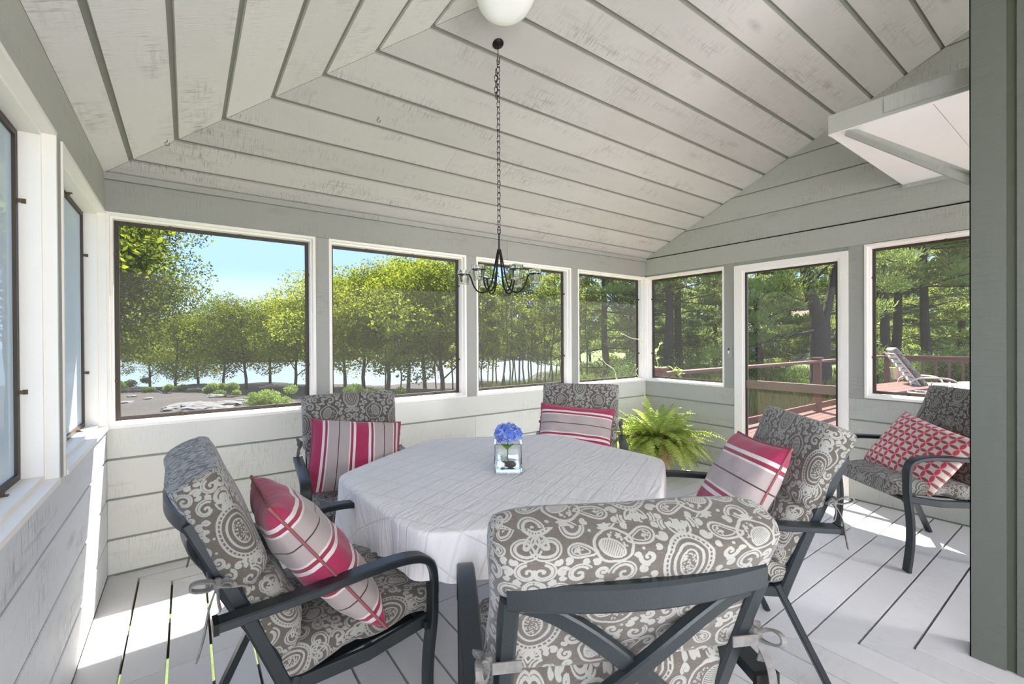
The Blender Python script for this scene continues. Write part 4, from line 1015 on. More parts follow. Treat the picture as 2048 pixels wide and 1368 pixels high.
# needle-litter brown towards the shore, lawn green inland: from true position
sp2 = N(nt_, 'ShaderNodeSeparateXYZ'); L_(g_.outputs['Position'], sp2.inputs[0])
dd = N(nt_, 'ShaderNodeMath', operation='MULTIPLY_ADD'); dd.inputs[1].default_value = -1.05; L_(sp2.outputs['Y'], dd.inputs[0]); L_(sp2.outputs['X'], dd.inputs[2])
mr = N(nt_, 'ShaderNodeMapRange'); mr.inputs[1].default_value = -9; mr.inputs[2].default_value = -3; L_(dd.outputs[0], mr.inputs[0])
br = N(nt_, 'ShaderNodeMix', data_type='RGBA'); br.inputs[6].default_value = (.008, .007, .006, 1); br.inputs[7].default_value = (.040, .031, .024, 1); L_(n2.outputs[0], br.inputs[0])
mx_ = N(nt_, 'ShaderNodeMix', data_type='RGBA'); L_(mr.outputs[0], mx_.inputs[0]); L_(br.outputs[2], mx_.inputs[6]); L_(cr.outputs[0], mx_.inputs[7])
L_(mx_.outputs[2], b_.inputs['Base Color']); b_.inputs['Roughness'].default_value = .95
bp = N(nt_, 'ShaderNodeBump'); bp.inputs['Strength'].default_value = .7; bp.inputs['Distance'].default_value = .08; L_(n2.outputs[0], bp.inputs['Height']); L_(bp.outputs[0], b_.inputs['Normal'])
gme = npmesh('ground', V, np.c_[q_, q_+1, q_+nx_+1, q_+nx_], m_ground); gme.polygons.foreach_set('use_smooth', [True]*len(gme.polygons))
go = obj('ground', gme, None); tag(go, 'grassy and needle covered ground sloping down to the shore', 'ground', kind='structure')
m_waterO, nt_, b_ = newmat('sea_water'); b_.inputs['Base Color'].default_value = (.10, .135, .135, 1); b_.inputs['Roughness'].default_value = .35; b_.inputs['Metallic'].default_value = 0; b_.inputs['Specular IOR Level'].default_value = .3
g_ = N(nt_, 'ShaderNodeNewGeometry'); wn_ = N(nt_, 'ShaderNodeTexNoise'); wn_.inputs['Scale'].default_value = 1.6; wn_.inputs['Detail'].default_value = 5
wm = N(nt_, 'ShaderNodeVectorMath', operation='MULTIPLY'); wm.inputs[1].default_value = (1, 1, 1); nt_.links.new(g_.outputs['Position'], wm.inputs[0]); nt_.links.new(wm.outputs[0], wn_.inputs[0])
bp = N(nt_, 'ShaderNodeBump'); bp.inputs['Strength'].default_value = .6; bp.inputs['Distance'].default_value = .2; nt_.links.new(wn_.outputs[0], bp.inputs['Height']); nt_.links.new(bp.outputs[0], b_.inputs['Normal'])
WZ = -2.45
wv = [(-250, 20, WZ), (250, 20, WZ), (250, 400, WZ), (-250, 400, WZ)]
wo_ = obj('sea_inlet', MB().add(wv, [(0, 1, 2, 3)]), m_waterO); tag(wo_, 'calm blue grey tidal water beyond the shoreline trees', 'water', kind='structure')

# ------------------------------------------------------------------ foliage builders
def leaves(P, Nn, size, aspect=.55, seed=0, flat=.5):
    """kite-shaped leaf quads at points P with preferred normals Nn"""
    r = np.random.default_rng(seed); n = len(P)
    nr = Nn*flat+r.normal(size=(n, 3))*(1-flat); nr /= np.linalg.norm(nr, axis=1)[:, None]+1e-9
    t = r.normal(size=(n, 3)); t -= nr*(t*nr).sum(1)[:, None]; t /= np.linalg.norm(t, axis=1)[:, None]+1e-9
    b = np.cross(nr, t); s = size*r.uniform(.6, 1.3, (n, 1))
    V = np.stack([P-t*s*.5, P+b*s*aspect*.5, P+t*s*.5, P-b*s*aspect*.5], 1).reshape(-1, 3)
    return V, np.arange(n*4).reshape(n, 4)
def crown_points(blobs, n, seed, shell=.55):
    r = np.random.default_rng(seed); w_ = np.array([b[3]**2 for b in blobs]); w_ = w_/w_.sum(); k = r.choice(len(blobs), n, p=w_)
    B = np.array([b[:4] for b in blobs])[k]; d = r.normal(size=(n, 3)); d /= np.linalg.norm(d, axis=1)[:, None]
    q = (shell+(1-shell)*r.random(n)**.6)*B[:, 3]; P = B[:, :3]+d*q[:, None]*np.array([1, 1, .72]); return P, d
def tree_trunk(H_, r0, nl, seed, lean=.3, z0=.35, lf=1.0):
    r = random.Random(seed); mb = MB(); tops = []
    pts = [(0, 0, -.3)]; x = y = 0
    for i in range(1, 9): x += r.uniform(-lean, lean)*.3; y += r.uniform(-lean, lean)*.3; pts.append((x, y, H_*.86*i/8))
    mb.tube(pts, [r0*(1-.8*i/8) for i in range(9)], 7)
    for k in range(nl):
        f = z0+(.95-z0)*k/max(1, nl-1); j = min(7, int(f*8)); base = Vector(pts[j]).lerp(Vector(pts[j+1]), f*8-j); a = r.uniform(0, 2*PI); L_l = lf*H_*(.38*(1-f)+.13)
        e_ = base+Vector((math.cos(a), math.sin(a), .55+.5*f))*L_l; mid = base.lerp(e_, .5)+Vector((0, 0, .08*L_l))
        mb.tube([base, mid, e_], [r0*.42*(1-f*.6), r0*.25*(1-f*.6), r0*.08], 5); tops.append(e_); tops.append(mid)
    return mb, tops, pts
def decid_mesh(H_, Wd, z0, nleaf, size, seed, trunk_r=.10, nl=14, lf=1.0):
    r = random.Random(seed*7+1); tr, tops, pts = tree_trunk(H_, trunk_r, nl, seed, z0=z0, lf=lf)
    blobs = [(p.x*1.0, p.y*1.0, p.z, Wd*r.uniform(.16, .30)) for p in tops]
    for k in range(20):
        a = r.uniform(0, 6.28); f = r.uniform(z0, .98); rr_ = Wd*.5*math.sin(PI*min(1, (f-z0)/(1-z0)*.85+.12))**.6*r.uniform(.5, 1)
        blobs.append((rr_*math.cos(a), rr_*math.sin(a), H_*f, Wd*r.uniform(.13, .24)))
    blobs.append((0, 0, H_*.93, Wd*.18))
    P, d = crown_points(blobs, nleaf, seed, .5); V, Fq = leaves(P, d*.6+np.array([0, 0, .6]), size, .6, seed, .45)
    return tr, V, Fq
def make_tree(kind, name, label, loc, H_, tr, V, Fq, lm_, bm_, cat='tree', rz=0, group=None, s=1):
    t = thing(name, label, cat, loc, rz, group); t.scale = (s, s, s)
    obj('trunk', tr if not isinstance(tr, MB) else tr.mesh('trunk'), bm_, t, True); obj('foliage', V if isinstance(V, bpy.types.Mesh) else npmesh('foliage', V, Fq), lm_, t)
    return t
def gz_(x, y): return float(ground_z(np.array(x, float), np.array(y, float)))
def at(px, d):     # bearing (picture column) and depth -> ground position
    l = (px-1024)/F*d; return Vector((fw.x, fw.y, 0))*d+Vector((rt0.x, rt0.y, 0))*l
# shore row of broadleaf trees
protos = []
for k in range(6):
    Hh = [8.6, 8.0, 9.2, 7.6, 8.8, 8.2][k]
    tr, V, Fq = decid_mesh(Hh, [6.2, 5.4, 6.0, 5.0, 5.6, 4.6][k], [.16, .12, .18, .12, .2, .2][k], 15000, .17, 20+k, .13)
    protos.append((tr.mesh('trunk'), npmesh('foliage', V, Fq), Hh))
def shore_tree(px, d, k, s, label, rz=0.0, mat=m_leafA):
    tm, fm, Hh = protos[k]; p = at(px, d); p.z = gz_(p.x, p.y)
    s *= .76 if px < 640 else .86; t = thing('shore_tree', label, 'tree', p, rz, 'broadleaf trees along the shore'); t.scale = (s*1.12, s*1.12, s)
    obj('trunk', tm, m_barkD, t, True); obj('foliage', fm, mat, t); return t
rows = [(300, 32, 1, .78), (352, 29, 3, .80), (395, 34, 5, .92), (445, 31, 0, .85), (492, 29.5, 4, .90), (540, 32, 2, .88), (590, 30, 1, .95), (640, 29, 4, .98), (690, 30, 0, .98), (728, 26, 2, .93), (775, 27, 5, 1.05), (815, 24, 0, .90), (850, 28, 4, 1.04), (885, 23, 3, 1.02), (925, 28, 2, .95), (1180, 36, 0, .9), (1130, 38, 4, .85)]
wl = ['left part of the large window', 'middle of the large window', 'right part of the large window', 'post between the first two windows', 'left part of the second window', 'middle of the second window', 'right part of the second window', 'third window']
for i, (px, d, k, s) in enumerate(rows):
    reg = wl[0 if px < 380 else 1 if px < 500 else 2 if px < 615 else 3 if px < 665 else 4 if px < 750 else 5 if px < 840 else 6 if px < 930 else 7]
    dist = 'nearer' if d < 28 else 'further'
    nb = sum(1 for q in rows[:i] if abs(q[0]-px) < 400 and (0 if q[0] < 380 else 1 if q[0] < 500 else 2 if q[0] < 615 else 3 if q[0] < 665 else 4 if q[0] < 750 else 5 if q[0] < 840 else 6 if q[0] < 930 else 7) == wl.index(reg))
    shore_tree(px, d, k, s, '%s broadleaf shore tree behind the %s' % (['first', 'second', 'third', 'fourth'][min(nb, 3)], reg), rz=i*1.7)
# big close oak at far left
tr, V, Fq = decid_mesh(8.2, 4.6, .24, 46000, .095, 41, .16, 22, .55)
p = at(228, 13.5); p.z = gz_(p.x, p.y)
make_tree('oak', 'oak_tree', 'large close oak whose crown fills the upper left of the big window', p, 8.2, tr, V, Fq, m_leafA, m_barkD, rz=.4)
tr2, V2, Fq2 = decid_mesh(6.4, 5.5, .32, 9000, .17, 43, .11, 16)
p = at(20, 11); p.z = gz_(p.x, p.y); make_tree('oak', 'oak_tree', 'oak further left, outside the picture beyond the left wall windows', p, 6.4, tr2, V2, Fq2, m_leafA, m_barkD, rz=2)
# slim poplars with bare stems seen through third window
def slim_mesh(H_, seed):
    r = random.Random(seed); mb = MB(); pts = [(0, 0, -.3)]; x = y = 0; blobs = []
    for i in range(1, 10): x += r.uniform(-.14, .14); y += r.uniform(-.14, .14); pts.append((x, y, H_*.95*i/9))
    mb.tube(pts, [.07*(1-.75*i/9) for i in range(10)], 6)
    for k in range(16):
        f = .35+.6*k/15; j = min(8, int(f*9)); b = Vector(pts[j]); a = r.uniform(0, 6.28); e_ = b+Vector((math.cos(a), math.sin(a), .7))*r.uniform(.5, 1.2)
        mb.tube([b, e_], [.025, .008], 4); blobs.append((e_.x, e_.y, e_.z, r.uniform(.35, .75)))
    blobs.append((x, y, H_*.95, .6)); P, d = crown_points(blobs, 1900, seed, .2); V, Fq = leaves(P, d, .17, .65, seed, .3); return mb.mesh('trunk'), npmesh('foliage', V, Fq)
slim = [slim_mesh(h, 60+i) for i, h in enumerate([9.5, 8.5, 10.5, 9])]
sl = random.Random(8)
spx = [948, 958, 966, 975, 984, 992, 1001, 1009, 1018, 1024, 1033, 1040, 1050, 1058, 1064, 1073, 1081, 1090, 1098, 1104, 1112, 1121, 1166, 1175, 936, 905, 872, 800, 770]
for i, px in enumerate(spx):
    d = sl.uniform(18, 31); p = at(px, d); p.z = gz_(p.x, p.y); a, b = slim[i % 4]
    t = thing('poplar_tree', 'slim bare stemmed tree in the thin grove in front of the water', 'tree', p, i*2.1, 'slim grove trees beyond the water side windows'); s = sl.uniform(.62, .84)*(.62+.38*d/31); t.scale = (s, s, s)
    obj('trunk', a, m_barkL, t, True); obj('foliage', b, m_leafB, t)
# pines
def pine_mesh(H_, Wd, z0, ntuft, seed, r0=.18, needle=.20, dead=0, layers=11, droop=.05):
    r = random.Random(seed); rg = np.random.default_rng(seed); mb = MB(); pts = [(0, 0, -.3)]; x = y = 0
    for i in range(1, 11): x += r.uniform(-.08, .08); y += r.uniform(-.08, .08); pts.append((x, y, H_*i/10))
    mb.tube(pts, [r0*(1-.85*i/10) for i in range(11)], 8)
    C_ = []
    for k in range(layers):
        f = z0+(.97-z0)*k/(layers-1)
        for q in range(r.choice([4, 5])):
            a = r.uniform(0, 6.28); Lb = Wd*.5*((1-f)/(1-z0))**.55*r.uniform(.65, 1.1)+.3; zb = H_*f
            b = Vector((x*f, y*f, zb)); e_ = b+Vector((math.cos(a)*Lb, math.sin(a)*Lb, Lb*r.uniform(-.05, .30)))
            m1 = b.lerp(e_, .5)-Vector((0, 0, droop*Lb)); mb.tube([b, m1, e_], [r0*.25*(1-f*.6), r0*.15*(1-f*.6), .012], 4)
            for s_ in range(7):
                g = .35+.65*s_/6; c = b.lerp(m1, min(1, g*2)) if g < .5 else m1.lerp(e_, g*2-1); sid = Vector((-math.sin(a), math.cos(a), 0))*r.uniform(-.38, .38)*Lb*.6*(1.1-g*.4)
                C_.append((c.x+sid.x, c.y+sid.y, c.z+r.uniform(-.02, .12), .16+.10*Lb*.6))
    for k in range(dead):
        f = r.uniform(.1, z0); a = r.uniform(0, 6.28); Lb = r.uniform(.8, 2.0); b = Vector((0, 0, H_*f)); e_ = b+Vector((math.cos(a)*Lb, math.sin(a)*Lb, r.uniform(-.3, .3))); mb.tube([b, b.lerp(e_, .5)+Vector((0, 0, .08)), e_], [.03, .018, .006], 4)
    C_ = np.array(C_); k = rg.integers(0, len(C_), ntuft); B = C_[k]; d = rg.normal(size=(ntuft, 3)); d /= np.linalg.norm(d, axis=1)[:, None]
    P = B[:, :3]+d*(B[:, 3:4]*rg.random((ntuft, 1))**.5)*np.array([1, 1, .38])
    # needles: thin quads pointing up/out
    dr = d*np.array([1, 1, .5])+np.array([0, 0, .55]); dr /= np.linalg.norm(dr, axis=1)[:, None]; sd_ = np.cross(dr, rg.normal(size=(ntuft, 3))); sd_ /= np.linalg.norm(sd_, axis=1)[:, None]
    s = needle*rg.uniform(.6, 1.2, (ntuft, 1)); w_ = s*.13
    V = np.stack([P-sd_*w_*.4, P+dr*s*.5-sd_*w_, P+dr*s, P+dr*s*.5+sd_*w_], 1).reshape(-1, 3)
    return mb.mesh('trunk'), npmesh('foliage', V, np.arange(ntuft*4).reshape(-1, 4))
pA = pine_mesh(11, 7.5, .10, 26000, 71, .20, .26); pB = pine_mesh(13, 7, .34, 22000, 72, .22, .26, dead=22); pC = pine_mesh(9, 6.5, .06, 22000, 73, .16, .24)
def pine(px, d, pr, label, s=1, rz=0, mat=m_pine, grp='pines beyond the deck'):
    p = at(px, d); p.z = gz_(p.x, p.y); t = thing('pine_tree', label, 'tree', p, rz, grp); t.scale = (s, s, s)
    obj('trunk', pr[0], m_barkD, t, True); obj('foliage', pr[1], mat, t); return t
pine(1215, 22, pA, 'soft layered pine filling the window beside the far corner', .95, 0)
pine(1262, 25, pC, 'pale pine just left of the far corner post', 1.1, 2)
pine(1300, 31, pA, 'tall pine behind the far corner post', 1.1, 1)
pine(1338, 19, pB, 'bare lower trunk pine at left in the window beside the door', .95, .5)
pine(1357, 20.5, pB, 'second bare trunk pine in the window beside the door', .9, 3.5)
pine(1430, 27, pC, 'bushy pine at right in the window beside the door', 1.05, 2.7)
pine(1395, 36, pA, 'distant pine in the window beside the door', 1.0, 4)
pine(1520, 23, pA, 'leafy pine left in the screen door view', .95, .3)
pine(1575, 28, pC, 'bright pine in the middle of the screen door view', 1.15, .9)
pine(1690, 26, pA, 'pine behind the post right of the screen door', 1.0, 4.4)
pine(1770, 19, pB, 'dark trunk pine at left in the deck window', .95, 1.3, m_pineD)
pine(1795, 22, pB, 'second dark trunk pine in the deck window', 1.0, 5, m_pineD)
pine(1850, 20, pB, 'straight trunk pine in the middle of the deck window', 1.0, 2.2, m_pineD)
pine(1915, 25, pA, 'dense dark pine at right in the deck window', 1.05, 2.9, m_pineD)
pine(1985, 22, pA, 'dark pine hidden behind the green partition', 1.05, 4.1, m_pineD)
pine(1820, 34, pA, 'tall pine far back in the deck window', 1.15, .2, m_pineD)
# large forked pine beside the deck
FP = at(1640, 15.0); FP.z = gz_(FP.x, FP.y)
ft = thing('forked_pine', 'large forked pine trunk standing behind the deck railing', 'tree', FP)
mb = MB(); r = random.Random(12)
side = Vector((rt0.x, rt0.y, 0)); U = Vector((0, 0, 1))
def fp(u, z, o=0): return side*u+U*(z-FP.z)+Vector((fw.x, fw.y, 0))*o
mb.tube(smooth([fp(.02, FP.z-.3), fp(.02, .2), fp(0, 1.1), fp(.02, 1.6), fp(.0, 2.05)], 2), (.33, .27), 12)
mb.tube(smooth([fp(-.03, 1.75), fp(-.12, 2.3), fp(-.36, 2.9), fp(-.52, 3.7), fp(-.52, 4.6), fp(-.2, 6.5), fp(-.3, 8.5)], 2), (.22, .08), 10)
mb.tube(smooth([fp(.08, 1.75), fp(.22, 2.2), fp(.36, 2.8), fp(.46, 3.6), fp(.60, 4.6), fp(.75, 6.4)], 2), (.16, .06), 9)
obj('trunk', mb, m_barkD, ft, True)
tufts = []
def limb(p0, p1, sag, rad):
    pts = [Vector(p0).lerp(Vector(p1), i/8)+U*(math.sin(PI*i/8)*sag)+Vector((r.uniform(-.05, .05), r.uniform(-.05, .05), r.uniform(-.05, .05))) for i in range(9)]
    obj('branch', MB().tube(pts, [rad*(1-.8*i/8) for i in range(9)], 6), m_barkD, ft, True)
    for p in pts[3:]:
        for _ in range(3): tufts.append((p.x+r.uniform(-.4, .4), p.y+r.uniform(-.4, .4), p.z+r.uniform(-.02, .25), r.uniform(.3, .6)))
for (a, b, s, q) in [((-.2, 3.3), (-2.4, 2.5), .25, .06), ((-.2, 2.4), (-2.6, 1.55), .2, .07), ((-.25, 4.0), (-2.6, 4.2), .3, .06), ((-.2, 1.65), (-2.9, .7), .1, .06), ((.2, 2.1), (2.0, 2.25), .1, .06), ((.3, 1.35), (2.2, 2.0), .0, .06), ((.5, 3.9), (2.3, 3.8), .15, .06), ((.45, 3.2), (2.0, 2.9), .1, .05), ((-.1, 3.4), (.45, 4.4), 0, .05), ((-.25, 5), (-2.2, 5.4), .3, .05), ((.6, 5), (2.2, 5.3), .3, .05), ((.0, 2.2), (-1.6, 3.1), .15, .04)]:
    limb(fp(*a, 0), fp(*b, r.uniform(-1.2, 1.2)), s, q)
for k in range(70): tufts.append(tuple(fp(r.uniform(-2.8, 2.8), r.uniform(3.8, 8.5), r.uniform(-1.5, 2.5)))+(r.uniform(.5, .9),))
rg = np.random.default_rng(5); T_ = np.array(tufts); n = 26000; B = T_[rg.integers(0, len(T_), n)]; d = rg.normal(size=(n, 3)); d /= np.linalg.norm(d, axis=1)[:, None]
P = B[:, :3]+d*B[:, 3:4]*rg.random((n, 1))**.5*np.array([1, 1, .4]); dr = d*.6+np.array([0, 0, .6]); dr /= np.linalg.norm(dr, axis=1)[:, None]; s2 = np.cross(dr, rg.normal(size=(n, 3))); s2 /= np.linalg.norm(s2, axis=1)[:, None]; s = .15*rg.uniform(.6, 1.2, (n, 1))
obj('foliage', npmesh('foliage', np.stack([P-s2*s*.05, P+dr*s*.5-s2*s*.12, P+dr*s, P+dr*s*.5+s2*s*.12], 1).reshape(-1, 3), np.arange(n*4).reshape(-1, 4)), m_pine, ft)
# distant wooded shore across the water
P_ = []; rg = np.random.default_rng(9)
for k in range(220):
    px = rg.uniform(150, 1500); d = rg.uniform(84, 112); p = at(px, d); P_.append((p.x, p.y, -2+rg.uniform(.5, 6), rg.uniform(3, 5)))
P, d = crown_points(P_, 30000, 3, .6); V, Fq = leaves(P, d, 1.1, .7, 3, .5)
tag(obj('far_woods', npmesh('far_woods', V, Fq), m_hill), 'hazy wooded far shore across the water', 'woods', kind='stuff')
bk2 = MB(); pts = [at(px, 86) for px in range(100, 1560, 60)]
for a, b in zip(pts[:-1], pts[1:]): bk2.add([(a.x, a.y, -2.5), (b.x, b.y, -2.5), (b.x*1.06, b.y*1.06, -.4), (a.x*1.06, a.y*1.06, -.4), (b.x*1.5, b.y*1.5, 1.5), (a.x*1.5, a.y*1.5, 1.5)], [(0, 1, 2, 3), (3, 2, 4, 5)])
tag(obj('far_shore', bk2, plain('far_bank', (.11, .11, .06), .95, noise=.3, nscale=.3)), 'tan bank of the far shore', 'shore', kind='structure')
# woods behind on the inland side
P_ = []
for k in range(120):
    px = rg.uniform(1290, 2400); d = rg.uniform(38, 55); p = at(px, d); P_.append((p.x, p.y, gz_(p.x, p.y)+rg.uniform(.5, 8.5), rg.uniform(1.6, 3)))
P, d = crown_points(P_, 32000, 5, .5); V, Fq = leaves(P, d, .55, .6, 5, .4)
tag(obj('inland_woods', npmesh('inland_woods', V, Fq), m_pineD), 'deep woods behind the pines beyond the deck', 'woods', kind='stuff')
# undergrowth: shrubs and grass
def shrub(px, d, w_, h_, n, label, mat=m_shrub, size=.09, name='shrub'):
    p = at(px, d); p.z = gz_(p.x, p.y); rr_ = random.Random(int(px*7+d)); bl = [(rr_.uniform(-w_, w_)*.6, rr_.uniform(-w_, w_)*.6, rr_.uniform(.15, .75)*h_, rr_.uniform(.25, .45)*h_) for _ in range(9)]
    P, dd_ = crown_points(bl, n, int(px), .3); V, Fq = leaves(P, dd_, size, .5, int(px), .35)
    st = MB()
    for b in bl: st.tube([(0, 0, -.1), (b[0]*.5, b[1]*.5, b[2]*.6), (b[0], b[1], b[2])], [.02, .012, .004], 4)
    t = thing(name, label, 'shrub', p, 0, 'shrubs around the porch'); obj('stems', st, m_barkL, t); obj('foliage', npmesh('foliage', V, Fq), mat, t); return t
for q in [(258, 25, 1.6, .8, 'low green shrub at the water edge, far left of the large window'), (330, 24, 1.4, .6, 'low shrub below the first trees in the large window'), (450, 22, 1.2, .7, 'shrub under the middle trees in the large window'), (560, 17, 1.6, .9, 'dark shrub at lower right in the large window'), (690, 19, 1.5, .9, 'shrub at lower left in the second window'), (770, 18, 1.3, .8, 'shrub in the middle of the second window'), (905, 18, 1.0, .8, 'shrub at lower right in the second window'), (1010, 18, 1.3, .9, 'weedy shrub left in the third window'), (1085, 16, 1.2, 1.1, 'tall weedy shrub right in the third window'), (1195, 16, 1.0, 1.2, 'dark shrub in the window beside the far corner'), (1252, 14.5, 1.1, 1.9, 'feathery young juniper in the window beside the far corner'), (1415, 17, 1.4, 2.2, 'tall bushy juniper in the window beside the door')]:
    shrub(q[0], q[1], q[2], q[3], 5200, q[4], size=.085 if q[3] < 1.5 else .06)
for i, (px, d) in enumerate([(1765, 16.2), (1800, 16.6), (1840, 16), (1885, 15.6), (1925, 15.2), (1965, 14.8)]):
    shrub(px, d, 1.3, 2.1, 6500, ['bright hedge pine', 'bushy hedge pine', 'soft hedge pine', 'dark hedge pine', 'low hedge pine', 'hidden hedge pine'][i]+' behind the deck railing, %s from the left' % ['first', 'second', 'third', 'fourth', 'fifth', 'sixth'][i], m_pine if i < 3 else m_pineD, .07)
shrub(1560, 17, 1.6, 1.3, 6000, 'round bush behind the railing left of the forked pine', size=.07); shrub(1675, 13.5, 1.0, 1.2, 5000, 'light green bush right of the forked pine trunk', size=.06)
# meadow grass
rg = np.random.default_rng(21); n = 60000
px = rg.uniform(925, 1720, n); d = rg.uniform(12, 27, n); l = (px-1024)/F*d
gx = fw.x*d+rt0.x*l; gy = fw.y*d+rt0.y*l
keep = ~((gx > 4.4) & (gx < 13.9) & (gy < 3.6)); gx, gy = gx[keep], gy[keep]; n = len(gx)
gzv = ground_z(gx, gy); h = rg.uniform(.25, .85, n)*(1-.5*(rg.random(n))); a = rg.uniform(0, 6.28, n); w_ = .032
P0 = np.c_[gx, gy, gzv]; sx_ = np.c_[np.cos(a), np.sin(a), np.zeros(n)]*w_; tip = P0+np.c_[rg.normal(0, .12, n)*h, rg.normal(0, .12, n)*h, h]
V = np.stack([P0-sx_, P0+sx_, tip], 1).reshape(-1, 3)
tag(obj('meadow_grass', npmesh('meadow_grass', V, np.arange(n*3).reshape(-1, 3)), m_grass), 'tall sunlit meadow grass beyond the far windows', 'grass', kind='stuff')
# shore rocks
def rock_mesh(seed):
    r = np.random.default_rng(seed); bm = bmesh.new(); bmesh.ops.create_icosphere(bm, subdivisions=3, radius=1)
    ph = r.uniform(0, 6, (5, 3)); fr_ = r.uniform(1, 3.5, (5, 3))
    for v in bm.verts:
        k = 1+sum(.13*math.sin(fr_[i][0]*v.co.x*2+ph[i][0])*math.sin(fr_[i][1]*v.co.y*2+ph[i][1])*math.cos(fr_[i][2]*v.co.z*2+ph[i][2]) for i in range(5)); v.co = Vector((v.co.x*k, v.co.y*k*.8, v.co.z*k*.42))
    me = bpy.data.meshes.new('rock'); bm.to_mesh(me); bm.free(); me.materials.append(m_rock); return me
rk = [rock_mesh(i) for i in range(4)]; rr_ = random.Random(3)
for i in range(46):
    px, d = rr_.uniform(235, 900), rr_.uniform(14.5, 23); p = at(px, d); p.z = gz_(p.x, p.y)+.02
    o = obj('shore_rock', rk[i % 4], None); s = rr_.uniform(.15, .55)*(1.2 if d < 19 else .8); o.location = p; o.scale = (s, s, s*.6); o.rotation_euler = (0, 0, rr_.uniform(0, 6))
    tag(o, 'flat grey shore rock on the brown needle covered ground below the trees', 'rock', 'flat rocks on the bank outside the water side windows')

# ------------------------------------------------------------------ deck outside the screen door
dk = thing('deck', 'red stained plank deck outside the screen door', 'deck', (0, 0, 0))
y = 3.52; k = 0
dlm = MB().box((XR+.16, -.069, -.035), (13.75, .069, 0)).mesh('deck_board'); dlm.materials.append(m_redwood)
while y > -5.2: o = obj('deck_board', dlm, None, dk); o.location = (0, y-.07, -.01); y -= .146
for x in np.arange(5.2, 13.8, 1.4): obj('deck_post', MB().box((x, 3.3, gz_(x, 3.3)-.2), (x+.1, 3.4, -.19)), m_redwood, dk)
obj('rim_joist', MB().box((XR+.16, 3.47, -.19), (13.75, 3.515, -.046)), m_redwood, dk); obj('rim_joist', MB().box((13.71, -5.2, -.19), (13.75, 3.47, -.046)), m_redwood, dk)
dr_ = thing('deck_railing', 'red stained railing with capped posts around the deck', 'railing', (0, 0, 0))
RY, RX = 3.43, 13.68; RZ = .92
obj('top_rail', MB().box((XR+.2, RY-.065, RZ-.02), (RX, RY+.065, RZ+.02)), m_redwood, dr_); obj('top_rail', MB().box((RX-.065, -5, RZ-.02), (RX+.065, RY, RZ+.02)), m_redwood, dr_)
obj('sub_rail', MB().box((RX-.02, -5, RZ-.11), (RX+.02, RY, RZ-.02)), m_redwood, dr_)
obj('bottom_rail', MB().box((XR+.2, RY-.02, .07), (RX, RY+.02, .14)), m_redwood, dr_); obj('bottom_rail', MB().box((RX-.02, -5, .07), (RX+.02, RY, .14)), m_redwood, dr_)
for (x, yy_) in ((9.55, RY), (RX, RY), (RX, .6), (RX, -2.2), (RX, -4.9), (XR+.26, RY)):
    pm = obj('railing_post', MB().box((x-.055, yy_-.055, -.01), (x+.055, yy_+.055, RZ+.05)), m_redwood, dr_)
    obj('post_cap', MB().box((x-.08, yy_-.08, RZ+.05), (x+.08, yy_+.08, RZ+.078)), m_redwood, pm)
bm_ = MB().box((-.019, -.019, .10), (.019, .019, RZ-.02)).mesh('baluster'); bm_.materials.append(m_redwood)
yb = RY-.2
while yb > -4.9: o = obj('baluster', bm_, None, dr_); o.location = (RX, yb, 0); yb -= .22
# planter bench at the deck corner
bn = thing('deck_bench', 'red stained box bench on the deck by the railing', 'bench', (11.0, 2.6, -.01), math.radians(-8))
for k in range(4): obj('seat_board', MB().box((-1.2, -.42+.21*k, .40), (1.2, -.22+.21*k, .44)), m_redwood, bn)
obj('front_panel', MB().box((-1.15, -.40, .0), (1.15, -.37, .40)), m_redwood, bn); obj('back_panel', MB().box((-1.15, .35, .0), (1.15, .38, .40)), m_redwood, bn)
for s in (-1, 1): obj('end_panel', MB().box((s*1.15-.015, -.37, .0), (s*1.15+.015, .35, .40)), m_redwood, bn)
obj('fascia', MB().box((-1.2, -.44, .30), (1.2, -.42, .44)), m_redwood, bn)
bu = at(1795, 9.9); bu.z = .435
bt = thing('citronella_bucket', 'small striped metal bucket standing on the deck bench', 'bucket', bu)
obj('bucket_body', MB().lathe([(.001, 0), (.085, 0), (.135, .26), (.142, .262), (.128, .262), (.08, .02), (.001, .02)], 20), plain('bucket_paint', (.75, .66, .42), .4, .3), bt, True)
for k in range(3): a = math.radians(-150+60*k); obj('label_patch', MB().bar([(.0885*math.cos(a), .0885*math.sin(a), .03), (.130*math.cos(a), .130*math.sin(a), .22)], .05, .004, (-math.sin(a), math.cos(a), 0)), plain('patch%d' % k, (.75, .35, .30), .5), bt)
